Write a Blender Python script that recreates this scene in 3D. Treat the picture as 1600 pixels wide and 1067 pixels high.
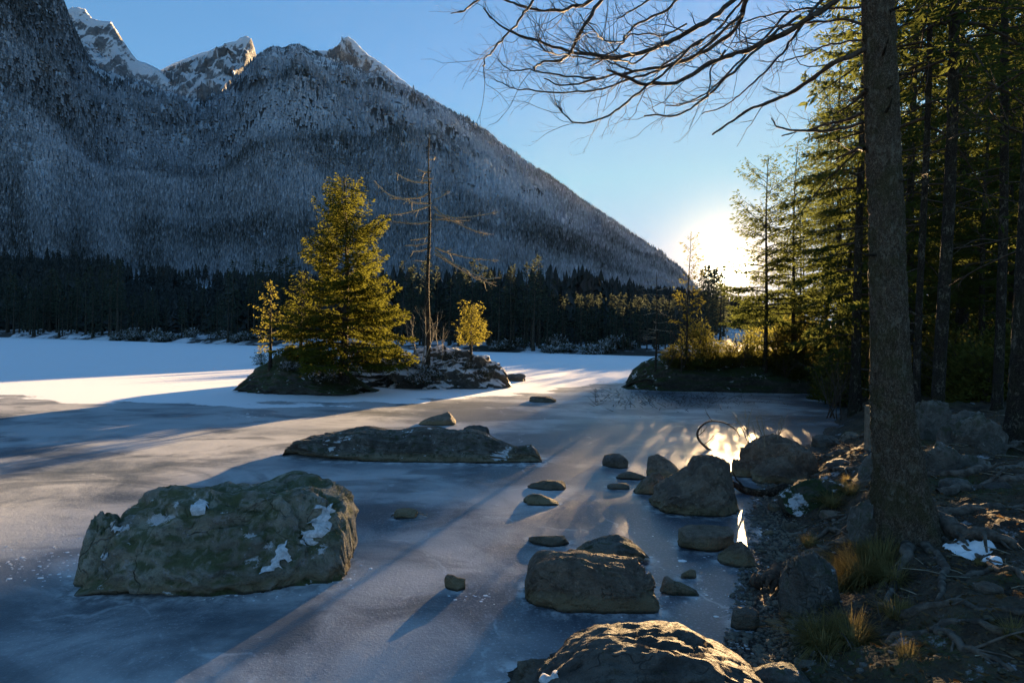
import bpy, math, random
import numpy as np
from mathutils import Vector, Matrix

for o in list(bpy.data.objects):
    bpy.data.objects.remove(o)
SC = bpy.context.scene
COL = SC.collection
R_ = math.radians
rng = np.random.default_rng(7)

# ------------------------------------------------------------------ camera
FPX, CAMZ = 888.0, 2.0                      # focal length in pixels of a 1600 px wide frame, eye height
cam_d = bpy.data.cameras.new('camera')
cam_d.sensor_width = 36.0
cam_d.lens = 36.0 * FPX / 1600.0
cam_d.clip_start, cam_d.clip_end = 0.05, 30000.0
cam = bpy.data.objects.new('camera', cam_d)
COL.objects.link(cam)
ROT = Matrix.Rotation(R_(90 - 0.16), 3, 'X') @ Matrix.Rotation(R_(1.0), 3, 'Z')
cam.matrix_world = Matrix.Translation((0, 0, CAMZ)) @ ROT.to_4x4()
SC.camera = cam

# ------------------------------------------------------------------ sun, sky, exposure
SUN_AZ, SUN_EL = 20.7, 7.3                  # degrees right of +Y, degrees above the horizon
SUN = Vector((math.sin(R_(SUN_AZ)) * math.cos(R_(SUN_EL)), math.cos(R_(SUN_AZ)) * math.cos(R_(SUN_EL)), math.sin(R_(SUN_EL))))
ld = bpy.data.lights.new('sun', 'SUN')
ld.energy, ld.angle, ld.color = 5.0, R_(0.5), (1.0, 0.65, 0.31)
sun = bpy.data.objects.new('sun', ld)
sun.rotation_euler = SUN.to_track_quat('Z', 'Y').to_euler()
COL.objects.link(sun)

W = bpy.data.worlds.new('World')
SC.world = W
W.use_nodes = True
wn = W.node_tree
wn.nodes.clear()
sky = wn.nodes.new('ShaderNodeTexSky')
sky.sky_type = 'NISHITA'
sky.sun_disc = False
sky.sun_elevation = R_(SUN_EL)
sky.sun_rotation = R_(SUN_AZ)
sky.altitude, sky.air_density, sky.dust_density, sky.ozone_density = 800, 1.0, 0.0, 2.8
tc = wn.nodes.new('ShaderNodeTexCoord')
dt = wn.nodes.new('ShaderNodeVectorMath'); dt.operation = 'DOT_PRODUCT'
dt.inputs[1].default_value = SUN
wn.links.new(tc.outputs['Generated'], dt.inputs[0])
bg = wn.nodes.new('ShaderNodeBackground')
bg.inputs['Strength'].default_value = 0.055
hs = wn.nodes.new('ShaderNodeHueSaturation'); hs.inputs['Saturation'].default_value = 1.42
hs.inputs['Hue'].default_value = 0.508
gm = wn.nodes.new('ShaderNodeGamma'); gm.inputs['Gamma'].default_value = 0.58
wn.links.new(sky.outputs[0], gm.inputs['Color']); wn.links.new(gm.outputs[0], hs.inputs['Color']); mn = wn.nodes.new('ShaderNodeVectorMath'); mn.operation = 'MINIMUM'; mn.inputs[1].default_value = (1.15, 1.45, 1.95)
wn.links.new(hs.outputs[0], mn.inputs[0]); wn.links.new(mn.outputs[0], bg.inputs['Color'])
def aureole(power, strength, color):        # the bright air round the sun
    m0 = wn.nodes.new('ShaderNodeMath'); m0.operation = 'MAXIMUM'; m0.inputs[1].default_value = 0.0
    m1 = wn.nodes.new('ShaderNodeMath'); m1.operation = 'POWER'; m1.inputs[1].default_value = power
    m2 = wn.nodes.new('ShaderNodeMath'); m2.operation = 'MULTIPLY'; m2.inputs[1].default_value = strength
    b = wn.nodes.new('ShaderNodeBackground'); b.inputs['Color'].default_value = (*color, 1)
    wn.links.new(dt.outputs['Value'], m0.inputs[0]); wn.links.new(m0.outputs[0], m1.inputs[0])
    wn.links.new(m1.outputs[0], m2.inputs[0]); wn.links.new(m2.outputs[0], b.inputs['Strength'])
    return b
def addsh(a, b):
    s = wn.nodes.new('ShaderNodeAddShader')
    wn.links.new(a.outputs[0], s.inputs[0]); wn.links.new(b.outputs[0], s.inputs[1])
    return s
tot = addsh(bg, aureole(6000, 22.0, (1.0, 0.84, 0.5)))
tot = addsh(tot, aureole(300, 0.16, (1.0, 0.62, 0.18)))
tot = addsh(tot, aureole(40, 0.008, (1.0, 0.7, 0.4)))
wo = wn.nodes.new('ShaderNodeOutputWorld')
wn.links.new(tot.outputs[0], wo.inputs['Surface'])

SC.view_settings.view_transform = 'Standard'
SC.view_settings.look = 'None'
SC.view_settings.gamma = 1
SC.view_settings.use_curve_mapping = False
SC.view_settings.exposure = 2.95
cy = SC.cycles
cy.use_denoising = True
cy.max_bounces = 6; cy.diffuse_bounces = 3; cy.glossy_bounces = 2; cy.transmission_bounces = 4
cy.transparent_max_bounces = 8; cy.volume_bounces = 0
cy.sample_clamp_indirect = 2.0; cy.sample_clamp_direct = 2.5
cy.caustics_reflective = False; cy.caustics_refractive = False

# ------------------------------------------------------------------ geometry helpers
RN = np.array(ROT)
def ray(px, py):
    return RN @ np.array([(px - 800.0) / FPX, -(py - 533.5) / FPX, -1.0])
def at_depth(px, py, y):                    # world point on the sight line at a distance y ahead
    d = ray(px, py)
    return np.array([0, 0, CAMZ]) + d * (y / d[1])
def on_plane(px, py, z=0.0):                # world point on a level plane
    d = ray(px, py)
    return np.array([0, 0, CAMZ]) + d * ((z - CAMZ) / d[2])
def hor(px):
    return 531.0 + 0.01746 * (np.asarray(px, float) - 800.0)

_G = np.array([(1,1,0),(-1,1,0),(1,-1,0),(-1,-1,0),(1,0,1),(-1,0,1),(1,0,-1),(-1,0,-1),(0,1,1),(0,-1,1),(0,1,-1),(0,-1,-1),(1,1,0),(-1,1,0),(0,-1,1),(0,-1,-1)], float)
def pn(P, seed=0):
    P = np.asarray(P, float)
    I = np.floor(P).astype(np.int64); f = P - I
    u = f * f * f * (f * (f * 6 - 15) + 10)
    out = np.zeros(len(P))
    for dx in (0, 1):
        for dy in (0, 1):
            for dz in (0, 1):
                h = (I[:, 0] + dx) * 374761393 + (I[:, 1] + dy) * 668265263 + (I[:, 2] + dz) * 2147483647 + seed * 974634777
                h = (h ^ (h >> 13)) * 1274126177
                h = (h ^ (h >> 16)) & 15
                g = _G[h]
                w = (u[:, 0] if dx else 1 - u[:, 0]) * (u[:, 1] if dy else 1 - u[:, 1]) * (u[:, 2] if dz else 1 - u[:, 2])
                out += w * (g[:, 0] * (f[:, 0] - dx) + g[:, 1] * (f[:, 1] - dy) + g[:, 2] * (f[:, 2] - dz))
    return out
def fbm(P, oct=4, seed=0, gain=0.5, ridged=False):
    P = np.asarray(P, float); a, t = 1.0, np.zeros(len(P))
    for k in range(oct):
        n = pn(P * 2.03 ** k + 17.3 * k, seed + k)
        t += a * ((1 - 2 * np.abs(n)) - 0.5 if ridged else n)
        a *= gain
    return t
def sm(x, a, b):
    t = np.clip((np.asarray(x, float) - a) / (b - a), 0, 1)
    return t * t * (3 - 2 * t)

def make_mesh(name, V, quads=None, tris=None, smooth=False, attrs=None):
    V = np.asarray(V, np.float32)
    me = bpy.data.meshes.new(name)
    q = np.zeros((0, 4), np.int32) if quads is None or len(quads) == 0 else np.asarray(quads, np.int32)
    t = np.zeros((0, 3), np.int32) if tris is None or len(tris) == 0 else np.asarray(tris, np.int32)
    me.vertices.add(len(V)); me.vertices.foreach_set('co', V.ravel())
    nl = q.size + t.size
    me.loops.add(nl); me.loops.foreach_set('vertex_index', np.concatenate([q.ravel(), t.ravel()]))
    me.polygons.add(len(q) + len(t))
    ls = np.concatenate([np.arange(len(q)) * 4, q.size + np.arange(len(t)) * 3]).astype(np.int32)
    me.polygons.foreach_set('loop_start', ls)
    me.polygons.foreach_set('use_smooth', np.full(len(q) + len(t), smooth, bool))
    for k, v in (attrs or {}).items():
        a = me.attributes.new(k, 'FLOAT', 'POINT'); a.data.foreach_set('value', np.asarray(v, np.float32))
    me.update(calc_edges=True)
    return me

class Geo:
    def __init__(s): s.V, s.Q, s.T, s.A, s.n = [], [], [], [], 0
    def add(s, V, Q=None, T=None, a=None):
        V = np.asarray(V, float)
        s.V.append(V)
        if Q is not None and len(Q): s.Q.append(np.asarray(Q) + s.n)
        if T is not None and len(T): s.T.append(np.asarray(T) + s.n)
        s.A.append(np.zeros(len(V)) if a is None else np.broadcast_to(np.asarray(a, float), (len(V),)))
        s.n += len(V)
    def tube(s, P, r, k=5, cap=True, a=None):
        P = np.asarray(P, float); m = len(P)
        r = np.broadcast_to(np.asarray(r, float), (m,))
        T = np.gradient(P, axis=0); T /= np.linalg.norm(T, axis=1)[:, None] + 1e-9
        ref = np.array([0, 0, 1.0]) if abs(T[:, 2]).mean() < 0.85 else np.array([1.0, 0, 0])
        U = np.cross(T, ref); U /= np.linalg.norm(U, axis=1)[:, None] + 1e-9
        B = np.cross(U, T)
        an = np.arange(k) * 2 * math.pi / k
        V = P[:, None] + r[:, None, None] * (U[:, None] * np.cos(an)[None, :, None] + B[:, None] * np.sin(an)[None, :, None])
        i = np.arange(m - 1)[:, None] * k; j = np.arange(k)[None]; j2 = (j + 1) % k
        Q = np.stack([i + j, i + j2, i + k + j2, i + k + j], -1).reshape(-1, 4)
        T3 = None
        V = V.reshape(-1, 3)
        if cap:
            c = len(V); V = np.vstack([V, P[-1] + T[-1] * r[-1]])
            jj = np.arange(k); b = (m - 1) * k
            T3 = np.stack([b + jj, b + (jj + 1) % k, np.full(k, c)], -1)
        s.add(V, Q, T3, a)
    def mesh(s, name, off=(0, 0, 0), smooth=True, attr='tint'):
        V = np.vstack(s.V) - np.asarray(off)
        return make_mesh(name, V, np.vstack(s.Q) if s.Q else None, np.vstack(s.T) if s.T else None, smooth, {attr: np.concatenate(s.A)})

def spline(P, n):
    P = np.asarray(P, float); m = len(P)
    if m < 3:
        return np.array([np.interp(np.linspace(0, m - 1, n), np.arange(m), P[:, i]) for i in range(P.shape[1])]).T
    E = np.vstack([2 * P[0] - P[1], P, 2 * P[-1] - P[-2]])
    t = np.linspace(0, m - 1, n); i = np.minimum(t.astype(int), m - 2); f = (t - i)[:, None]
    a, b, c, d = E[i], E[i + 1], E[i + 2], E[i + 3]
    return 0.5 * (2 * b + (c - a) * f + (2 * a - 5 * b + 4 * c - d) * f ** 2 + (3 * b - a - 3 * c + d) * f ** 3)

def link(name, data, mat=None, parent=None, loc=None, **props):
    o = bpy.data.objects.new(name, data); COL.objects.link(o)
    if mat is not None and data is not None and not data.materials: data.materials.append(mat)
    if parent is not None: o.parent = parent
    if loc is not None: o.location = loc
    for k, v in props.items():
        if v is not None: o[k] = v
    return o
def thing(name, label, cat, loc, group=None):
    return link(name, None, loc=tuple(loc), label=label, category=cat, group=group)
def copy_thing(src, loc, rotz=0.0, scale=1.0, label=None):
    r = src.copy(); COL.objects.link(r)
    r.location = tuple(loc); r.rotation_euler = (0, 0, rotz); r.scale = (scale,) * 3 if np.isscalar(scale) else scale
    if label: r['label'] = label
    for ch in list(src.children):
        c = ch.copy(); COL.objects.link(c); c.parent = r
        for g in ch.children:
            d = g.copy(); COL.objects.link(d); d.parent = c
    return r

# ------------------------------------------------------------------ materials
def new_mat(name):
    m = bpy.data.materials.new(name); m.use_nodes = True; m.node_tree.nodes.clear()
    return m
class NB:
    def __init__(s, m): s.t = m.node_tree
    def n(s, typ, props=None, **inp):
        x = s.t.nodes.new('ShaderNode' + typ)
        for k, v in (props or {}).items(): setattr(x, k, v)
        for k, v in inp.items():
            k = int(k[1:]) if k[0] == 'i' and k[1:].isdigit() else k.replace('_', ' ')
            s.set(x.inputs[k], v)
        return x
    def set(s, sock, v):
        if isinstance(v, bpy.types.NodeSocket): s.t.links.new(v, sock)
        elif isinstance(v, bpy.types.Node): s.t.links.new(v.outputs[0], sock)
        elif isinstance(v, (tuple, list)) and sock.type == 'RGBA': sock.default_value = (*v, 1) if len(v) == 3 else v
        else: sock.default_value = v
    def noise(s, vec, scale, detail=4, rough=0.55, dist=0.0):
        x = s.n('TexNoise', Scale=scale, Detail=detail, Roughness=rough, Distortion=dist); s.set(x.inputs['Vector'], vec); return x.outputs['Fac']
    def vor(s, vec, scale, feature='F1'):
        x = s.n('TexVoronoi', dict(feature=feature), Scale=scale); s.set(x.inputs['Vector'], vec); return x.outputs['Distance']
    def ramp(s, fac, a, b, lo=0.0, hi=1.0):
        x = s.n('MapRange', dict(interpolation_type='SMOOTHSTEP'), i1=a, i2=b, i3=lo, i4=hi); s.set(x.inputs[0], fac); return x.outputs[0]
    def mix(s, fac, a, b):
        x = s.n('Mix', dict(data_type='RGBA')); s.set(x.inputs[0], fac); s.set(x.inputs[6], a); s.set(x.inputs[7], b); return x.outputs[2]
    def math(s, op, a, b=0.0):
        x = s.n('Math', dict(operation=op)); s.set(x.inputs[0], a); s.set(x.inputs[1], b); return x.outputs[0]
    def pos(s): return s.n('NewGeometry').outputs['Position']
    def nz(s):
        g = s.n('NewGeometry').outputs['Normal']; return s.n('SeparateXYZ', i0=g).outputs['Z']
    def z(s): return s.n('SeparateXYZ', i0=s.pos()).outputs['Z']
    def attr(s, name): return s.n('Attribute', dict(attribute_name=name)).outputs['Fac']
    def bump(s, h, strength, dist): return s.n('Bump', Height=h, Strength=strength, Distance=dist).outputs[0]
    def scalev(s, vec, sc):
        return s.n('VectorMath', dict(operation='MULTIPLY'), i0=vec, i1=sc).outputs[0]
    def out(s, sh): s.t.links.new(sh if isinstance(sh, bpy.types.NodeSocket) else sh.outputs[0], s.n('OutputMaterial').inputs['Surface'])
    def pbsdf(s, color, rough=0.8, normal=None, spec=0.3, **kw):
        p = s.n('BsdfPrincipled'); s.set(p.inputs['Base Color'], color); s.set(p.inputs['Roughness'], rough)
        s.set(p.inputs['Specular IOR Level'], spec)
        if normal is not None: s.set(p.inputs['Normal'], normal)
        for k, v in kw.items(): s.set(p.inputs[k.replace('_', ' ')], v)
        return p

def rock_mat(name, c1, c2, moss=0.0, mossc=(0.035, 0.05, 0.012), snow=0.0, band=0.0, scale=1.0, rough=0.75, lichen=0.35):
    m = new_mat(name); b = NB(m); p = b.pos()
    n1 = b.noise(p, 2.2 * scale, 6, 0.6, 0.4); n2 = b.noise(p, 22 * scale, 5, 0.7); n3 = b.noise(p, 7 * scale, 5, 0.65, 0.8)
    col = b.mix(b.ramp(n1, 0.38, 0.62), c1, c2)
    col = b.mix(b.ramp(n2, 0.5, 0.66, 0, 0.65), col, tuple(x * 0.28 for x in c1))
    cr = b.vor(b.n('Mix', dict(data_type='VECTOR'), i0=0.5, i4=p, i5=b.n('TexNoise', Scale=3.0 * scale, Vector=p).outputs['Color']).outputs[1], 3.0 * scale, 'DISTANCE_TO_EDGE')
    crack = b.math('MULTIPLY', b.ramp(cr, 0.0, 0.02, 1, 0), b.ramp(n1, 0.45, 0.6))
    col = b.mix(b.math('MULTIPLY', crack, 0.6), col, (0.012, 0.011, 0.009))
    col = b.mix(b.ramp(b.noise(p, 11 * scale, 6, 0.75), 0.54, 0.64, 0, lichen * 1.3), col, tuple(min(0.6, x * 2.2) for x in c2))
    if band:
        zz = b.math('ADD', b.z(), b.math('MULTIPLY', b.math('SUBTRACT', n3, 0.5), 0.16))
        col = b.mix(b.ramp(zz, 0.06, 0.15, band, 0), col, (0.30, 0.23, 0.12))
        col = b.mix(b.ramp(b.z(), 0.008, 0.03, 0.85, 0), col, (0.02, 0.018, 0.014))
    if moss:
        f = b.math('MULTIPLY', b.ramp(b.nz(), -0.2, 0.6), b.ramp(n3, 0.62 - 0.3 * moss, 0.72 - 0.22 * moss))
        mc = b.mix(b.noise(p, 30 * scale, 3), tuple(0.5 * x for x in mossc), tuple(1.6 * x for x in mossc))
        col = b.mix(b.math('MULTIPLY', f, min(1, 0.5 + 0.5 * moss)), col, mc)
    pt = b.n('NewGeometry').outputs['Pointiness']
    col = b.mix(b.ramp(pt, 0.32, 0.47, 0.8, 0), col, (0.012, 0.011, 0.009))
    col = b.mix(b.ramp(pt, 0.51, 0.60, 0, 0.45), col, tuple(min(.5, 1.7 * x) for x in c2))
    n5 = b.noise(p, 60 * scale, 4, 0.7)
    col = b.mix(b.ramp(n5, 0.55, 0.7, 0, 0.4), col, tuple(0.4 * x for x in c1))
    hgt = b.math('ADD', b.math('ADD', b.math('ADD', b.math('MULTIPLY', n3, 1.0), b.math('MULTIPLY', n5, 0.3)), b.math('MULTIPLY', n2, 0.7)), b.math('MULTIPLY', crack, -0.4))
    rg = rough
    if snow:
        f = b.math('MULTIPLY', b.ramp(b.nz(), 0.25, 0.6), b.ramp(b.noise(p, 2.6 * scale, 6, 0.7), 0.62 - 0.28 * snow, 0.66 - 0.28 * snow))
        col = b.mix(f, col, (0.8, 0.82, 0.85))
    b.out(b.pbsdf(col, rg, b.bump(hgt, 1.0, 0.11 / scale), 0.35))
    return m

def bark_mat(name, c1, c2, green=0.3, sc=1.0):
    m = new_mat(name); b = NB(m); p = b.pos()
    q = b.scalev(p, (sc, sc, sc * 0.55))
    v = b.vor(b.n('Mix', dict(data_type='VECTOR'), i0=0.35, i4=q, i5=b.n('TexNoise', Scale=14.0, Detail=5, Vector=q).outputs['Color']).outputs[1], 58.0)
    n = b.noise(q, 30, 7, 0.7, 0.8); n2 = b.noise(p, 3.5 * sc, 5, 0.65); n4 = b.noise(q, 9, 5, 0.6, 0.5)
    col = b.mix(b.ramp(n, 0.36, 0.64), c1, c2)
    col = b.mix(b.ramp(b.math('ADD', v, b.math('MULTIPLY', n, 0.4)), 0.45, 0.85, 0, 0.8), col, tuple(0.25 * x for x in c1))
    col = b.mix(b.math('MULTIPLY', b.ramp(n2, 0.45, 0.62), green), col, (0.06, 0.065, 0.022))
    col = b.mix(b.math('MULTIPLY', b.ramp(n4, 0.5, 0.62), b.ramp(n, 0.45, 0.6, 0, 0.7)), col, (0.24, 0.22, 0.17))
    h = b.math('ADD', b.math('MULTIPLY', v, -0.6), b.math('ADD', n, b.math('MULTIPLY', n4, 0.8)))
    b.out(b.pbsdf(col, 0.9, b.bump(h, 1.0, 0.03), 0.12))
    return m
def plain_mat(name, c1, c2, scale=8.0, rough=0.85, bump=0.5, dist=0.01, spec=0.2):
    m = new_mat(name); b = NB(m); p = b.pos()
    n = b.noise(p, scale, 5, 0.65)
    b.out(b.pbsdf(b.mix(b.ramp(n, 0.35, 0.65), c1, c2), rough, b.bump(n, bump, dist), spec))
    return m
def needle_mat(name, c1, c2, trans=0.45, tcol=None, frost=0.0):
    m = new_mat(name); b = NB(m); t = b.attr('tint')
    col = b.mix(t, c1, c2)
    if frost:
        col = b.mix(b.ramp(t, 1.0 - frost, 1.02 - frost * 0.6, 0, 0.8), col, (0.55, 0.58, 0.62))
    d = b.n('BsdfDiffuse', Color=col)
    tr = b.n('BsdfTranslucent', Color=tcol if tcol else b.mix(0.6, col, tuple(min(1, 3.2 * x) for x in c2)))
    b.out(b.n('MixShader', Fac=trans, i1=d.outputs[0], i2=tr.outputs[0]))
    return m
M = {}
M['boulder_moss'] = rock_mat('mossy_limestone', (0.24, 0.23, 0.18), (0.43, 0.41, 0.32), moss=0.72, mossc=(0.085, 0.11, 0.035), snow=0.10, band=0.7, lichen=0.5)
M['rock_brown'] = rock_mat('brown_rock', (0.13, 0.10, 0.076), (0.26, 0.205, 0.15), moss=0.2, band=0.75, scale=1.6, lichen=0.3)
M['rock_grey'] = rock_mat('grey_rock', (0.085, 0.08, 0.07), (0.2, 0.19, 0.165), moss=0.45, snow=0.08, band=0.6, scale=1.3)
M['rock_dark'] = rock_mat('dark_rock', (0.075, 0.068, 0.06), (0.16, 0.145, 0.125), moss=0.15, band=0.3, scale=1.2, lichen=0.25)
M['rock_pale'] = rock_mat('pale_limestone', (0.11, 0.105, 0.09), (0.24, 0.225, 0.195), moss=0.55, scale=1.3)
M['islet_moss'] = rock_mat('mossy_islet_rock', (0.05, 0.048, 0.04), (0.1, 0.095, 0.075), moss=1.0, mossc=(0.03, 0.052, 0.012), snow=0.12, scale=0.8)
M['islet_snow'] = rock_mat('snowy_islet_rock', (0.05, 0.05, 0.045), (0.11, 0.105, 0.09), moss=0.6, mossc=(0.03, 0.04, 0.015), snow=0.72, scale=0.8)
M['bark'] = bark_mat('spruce_bark', (0.15, 0.115, 0.085), (0.31, 0.25, 0.185), 0.5)
M['bark_dark'] = bark_mat('dark_spruce_bark', (0.045, 0.036, 0.03), (0.10, 0.085, 0.07), 0.25)
M['twig'] = plain_mat('dead_twig_bark', (0.035, 0.025, 0.02), (0.09, 0.068, 0.05), 30)
M['twig_pale'] = plain_mat('pale_lichened_twig', (0.16, 0.14, 0.10), (0.34, 0.30, 0.22), 20)
M['root'] = plain_mat('root_bark', (0.05, 0.042, 0.034), (0.15, 0.128, 0.105), 14, bump=0.9, dist=0.02)
M['snow'] = plain_mat('snow', (0.78, 0.81, 0.86), (0.86, 0.88, 0.9), 20, 0.7, 0.5, 0.01)
M['old_snow'] = plain_mat('old_snow', (0.42, 0.44, 0.46), (0.7, 0.72, 0.75), 28, 0.7, 0.8, 0.02)
M['needle_gold'] = needle_mat('spruce_needles', (0.012, 0.023, 0.006), (0.072, 0.074, 0.012), 0.34)
M['needle_pine'] = needle_mat('pine_needles', (0.04, 0.05, 0.01), (0.11, 0.10, 0.02), 0.42)
M['needle_wood'] = needle_mat('shade_spruce_needles', (0.015, 0.026, 0.009), (0.052, 0.062, 0.016), 0.42)
M['needle_far'] = needle_mat('far_spruce_needles', (0.016, 0.022, 0.016), (0.05, 0.06, 0.042), 0.2)
M['needle_far_gold'] = M['needle_far']
M['leaf_frost'] = needle_mat('frosted_shrub_leaves', (0.03, 0.035, 0.02), (0.08, 0.08, 0.05), 0.2, frost=0.45)
M['leaf_bush'] = needle_mat('bush_leaves', (0.03, 0.036, 0.01), (0.09, 0.088, 0.022), 0.5)
M['grass'] = needle_mat('dry_grass', (0.06, 0.06, 0.02), (0.22, 0.17, 0.07), 0.4)
M['wood_grey'] = plain_mat('weathered_wood', (0.12, 0.1, 0.075), (0.2, 0.17, 0.13), 16)

# ------------------------------------------------------------------ lake ice
SHORE = np.array([(0.75, -6), (0.85, -2), (0.98, 1), (1.2, 2.6), (1.36, 3.4), (1.75, 4.2), (2.1, 4.9), (2.55, 5.8), (2.95, 6.8), (3.7, 8.2), (5.0, 10), (6.4, 12),
                  (8.6, 15), (10.4, 18), (12.2, 22), (14, 27), (17, 34), (23, 44), (31, 58), (33, 72)], float)
def shore_x(y): return np.interp(y, SHORE[:, 1], SHORE[:, 0])
def inland(x, y):                           # signed distance from the near shoreline, positive on land
    P = np.stack([x, y], -1); best = np.full(len(P), 1e9)
    for a, b in zip(SHORE[:-1], SHORE[1:]):
        ab = b - a; t = np.clip(((P - a) @ ab) / (ab @ ab), 0, 1)
        best = np.minimum(best, np.linalg.norm(P - a - t[:, None] * ab, axis=1))
    return np.where(x > shore_x(y), best, -best)
def ground_z(x, y):
    x = np.atleast_1d(np.asarray(x, float)); y = np.atleast_1d(np.asarray(y, float))
    P = np.stack([x, y, np.zeros_like(x)], -1)
    d = inland(x, y) + 0.22 * fbm(P * 1.3, 3, 5)
    dp = np.maximum(d, 0)
    z = np.where(d < 0, np.maximum(0.14 * d, -0.5), 0.05 * dp + 0.42 * sm(dp, 0.15, 1.25) + 0.7 * (1 - np.exp(-np.maximum(dp - 0.8, 0) / 6.5)))
    amp = sm(d, -0.1, 1.0)
    z = z + amp * (0.12 * fbm(P * 0.9, 3, 9) + 0.035 * fbm(P * 3.1, 3, 11, ridged=True)) + (0.15 + 0.85 * amp) * 0.014 * fbm(P * 14, 3, 13)
    return z
def ground_hit(px, py):                     # where the sight line meets the near ground
    d = ray(px, py); t = np.geomspace(1.5, 160, 2600)
    Q = np.array([0, 0, CAMZ]) + t[:, None] * d
    g = np.maximum(ground_z(Q[:, 0], Q[:, 1]), 0.0)
    i = np.argmax(Q[:, 2] < g)
    return np.array([Q[i, 0], Q[i, 1], g[i]])

FAR_PX = np.array([-900, -500, -200, 0, 200, 390, 600, 770, 900, 1000, 1100, 1200, 1300, 1500], float)
FAR_D = np.array([215, 205, 195, 178, 140, 111, 98, 91, 86, 82, 78, 74, 70, 66], float)
def far_shore(px): return np.interp(px, FAR_PX, FAR_D)

pxs = np.concatenate([np.linspace(-1600, 0, 40, endpoint=False), np.linspace(0, 1340, 420), np.linspace(1350, 3000, 30)])
dep = np.concatenate([[-8, -2, 0.6], np.geomspace(1.2, 230, 360)])
PXg, Dg = np.meshgrid(pxs, dep)
dsafe = np.maximum(Dg, 1.0)
Xg = (PXg - 800) / FPX * np.maximum(dsafe, 0.9); Xg = np.where(Dg < 1.0, (PXg - 800) / FPX * 6 - 0, Xg)
Pg = np.stack([Xg.ravel(), Dg.ravel(), np.zeros(Xg.size)], -1)
# where old snow lies on the ice: everything behind this edge
EDGE_X = np.array([-80, -40, -15, -13, -9.5, -7.0, -4.2, -2.4, -0.5, 1.5, 3.2, 5.0, 8, 12, 20, 60])
EDGE_Y = np.array([40, 24, 17.2, 15.5, 15.6, 16.0, 17.0, 18.6, 20.5, 22.6, 25.5, 28, 30, 33, 36, 40])
edge = np.interp(Pg[:, 0], EDGE_X, EDGE_Y)
sn = (Pg[:, 1] - edge) / (0.03 * Pg[:, 1] + 0.25) + 2.4 * fbm(Pg * [0.5, 0.9, 1], 4, 31)
# bare, wind-swept ice left of the islet
bare = np.exp(-(((Pg[:, 0] + 13.5) / 6.0) ** 2 + ((Pg[:, 1] - 14.3) / 1.9) ** 2) * 1.2)
bare2 = np.exp(-(((Pg[:, 0] + 8.8) / 1.6) ** 2 + ((Pg[:, 1] - 20.3) / 1.0) ** 2))
sn = sn - 5.0 * bare - 4 * bare2
snow_a = np.clip(0.5 + 0.5 * sn, 0, 1)
dl = inland(Pg[:, 0], Pg[:, 1])
wet_a = np.clip(sm(dl, -2.6, -0.3) * (Pg[:, 1] < 14) + np.exp(-(((Pg[:, 0] - 3.4) / 2.6) ** 2 + ((Pg[:, 1] - 10.8) / 5.0) ** 2)) + 0.5 * fbm(Pg * 0.7, 3, 41), 0, 1)
frost_lit_a = np.clip(0.45 + 0.4 * sm(-Pg[:, 0], -0.5, 4.0) + 0.9 * fbm(Pg * [0.28, 0.5, 1], 4, 51), 0, 1)  # patchy frost, made paler over the left half to brighten the sunlit ice
nx = len(pxs)
ii = (np.arange(len(dep) - 1)[:, None] * nx + np.arange(nx - 1)[None]).ravel()
ice_q = np.stack([ii, ii + 1, ii + nx + 1, ii + nx], -1)
m = new_mat('lake_ice'); b = NB(m); p = b.pos()
grain = b.noise(p, 42, 4, 0.7); grain2 = b.noise(p, 150, 2, 0.6); swirl = b.noise(p, 1.1, 6, 0.65, 1.2); mid = b.noise(p, 7, 5, 0.65)
fr = b.attr('frost'); wet = b.attr('wet'); sa = b.math('ADD', b.attr('snow'), b.math('MULTIPLY', b.math('SUBTRACT', mid, 0.5), 0.9))  # frost also holds the paler left half that brightens the sunlit ice
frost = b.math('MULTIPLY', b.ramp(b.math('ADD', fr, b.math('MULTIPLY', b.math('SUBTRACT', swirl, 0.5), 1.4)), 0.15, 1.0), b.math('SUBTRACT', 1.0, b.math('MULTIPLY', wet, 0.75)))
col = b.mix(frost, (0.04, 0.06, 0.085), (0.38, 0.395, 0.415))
col = b.mix(b.ramp(grain, 0.52, 0.72, 0, 0.55), col, (0.5, 0.55, 0.6))
patch = b.noise(b.scalev(p, (0.45, 0.8, 1)), 1.0, 5, 0.6, 0.8)
col = b.mix(b.math('MULTIPLY', b.ramp(patch, 0.5, 0.62), b.math('SUBTRACT', 0.6, b.math('MULTIPLY', wet, 0.5))), col, (0.018, 0.034, 0.05))
warp = b.n('Mix', dict(data_type='VECTOR'), i0=0.3, i4=p, i5=b.n('TexNoise', Scale=2.2, Detail=5, Vector=p).outputs['Color']).outputs[1]
crk = b.math('MULTIPLY', b.ramp(b.vor(warp, 0.9, 'DISTANCE_TO_EDGE'), 0.0, 0.012, 1, 0), b.ramp(swirl, 0.48, 0.6))
col = b.mix(b.math('MULTIPLY', crk, 0.55), col, (0.5, 0.54, 0.58))
bub = b.math('MULTIPLY', b.ramp(b.vor(p, 17), 0.09, 0.05), b.ramp(mid, 0.5, 0.62))
col = b.mix(b.math('MULTIPLY', bub, 0.5), col, (0.5, 0.54, 0.58))
streak = b.noise(b.scalev(p, (1.0, 2.2, 1)), 5.0, 7, 0.75, 1.5)
col = b.mix(b.math('MULTIPLY', b.ramp(streak, 0.62, 0.7), 0.55), col, (0.62, 0.66, 0.7))
rim = b.math('MULTIPLY', b.attr('rim'), b.ramp(mid, 0.42, 0.6))
col = b.mix(b.math('MULTIPLY', rim, 0.7), col, (0.62, 0.65, 0.68))
snow = b.ramp(sa, 0.42, 0.62)
col = b.mix(snow, col, (0.80, 0.82, 0.86))
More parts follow.
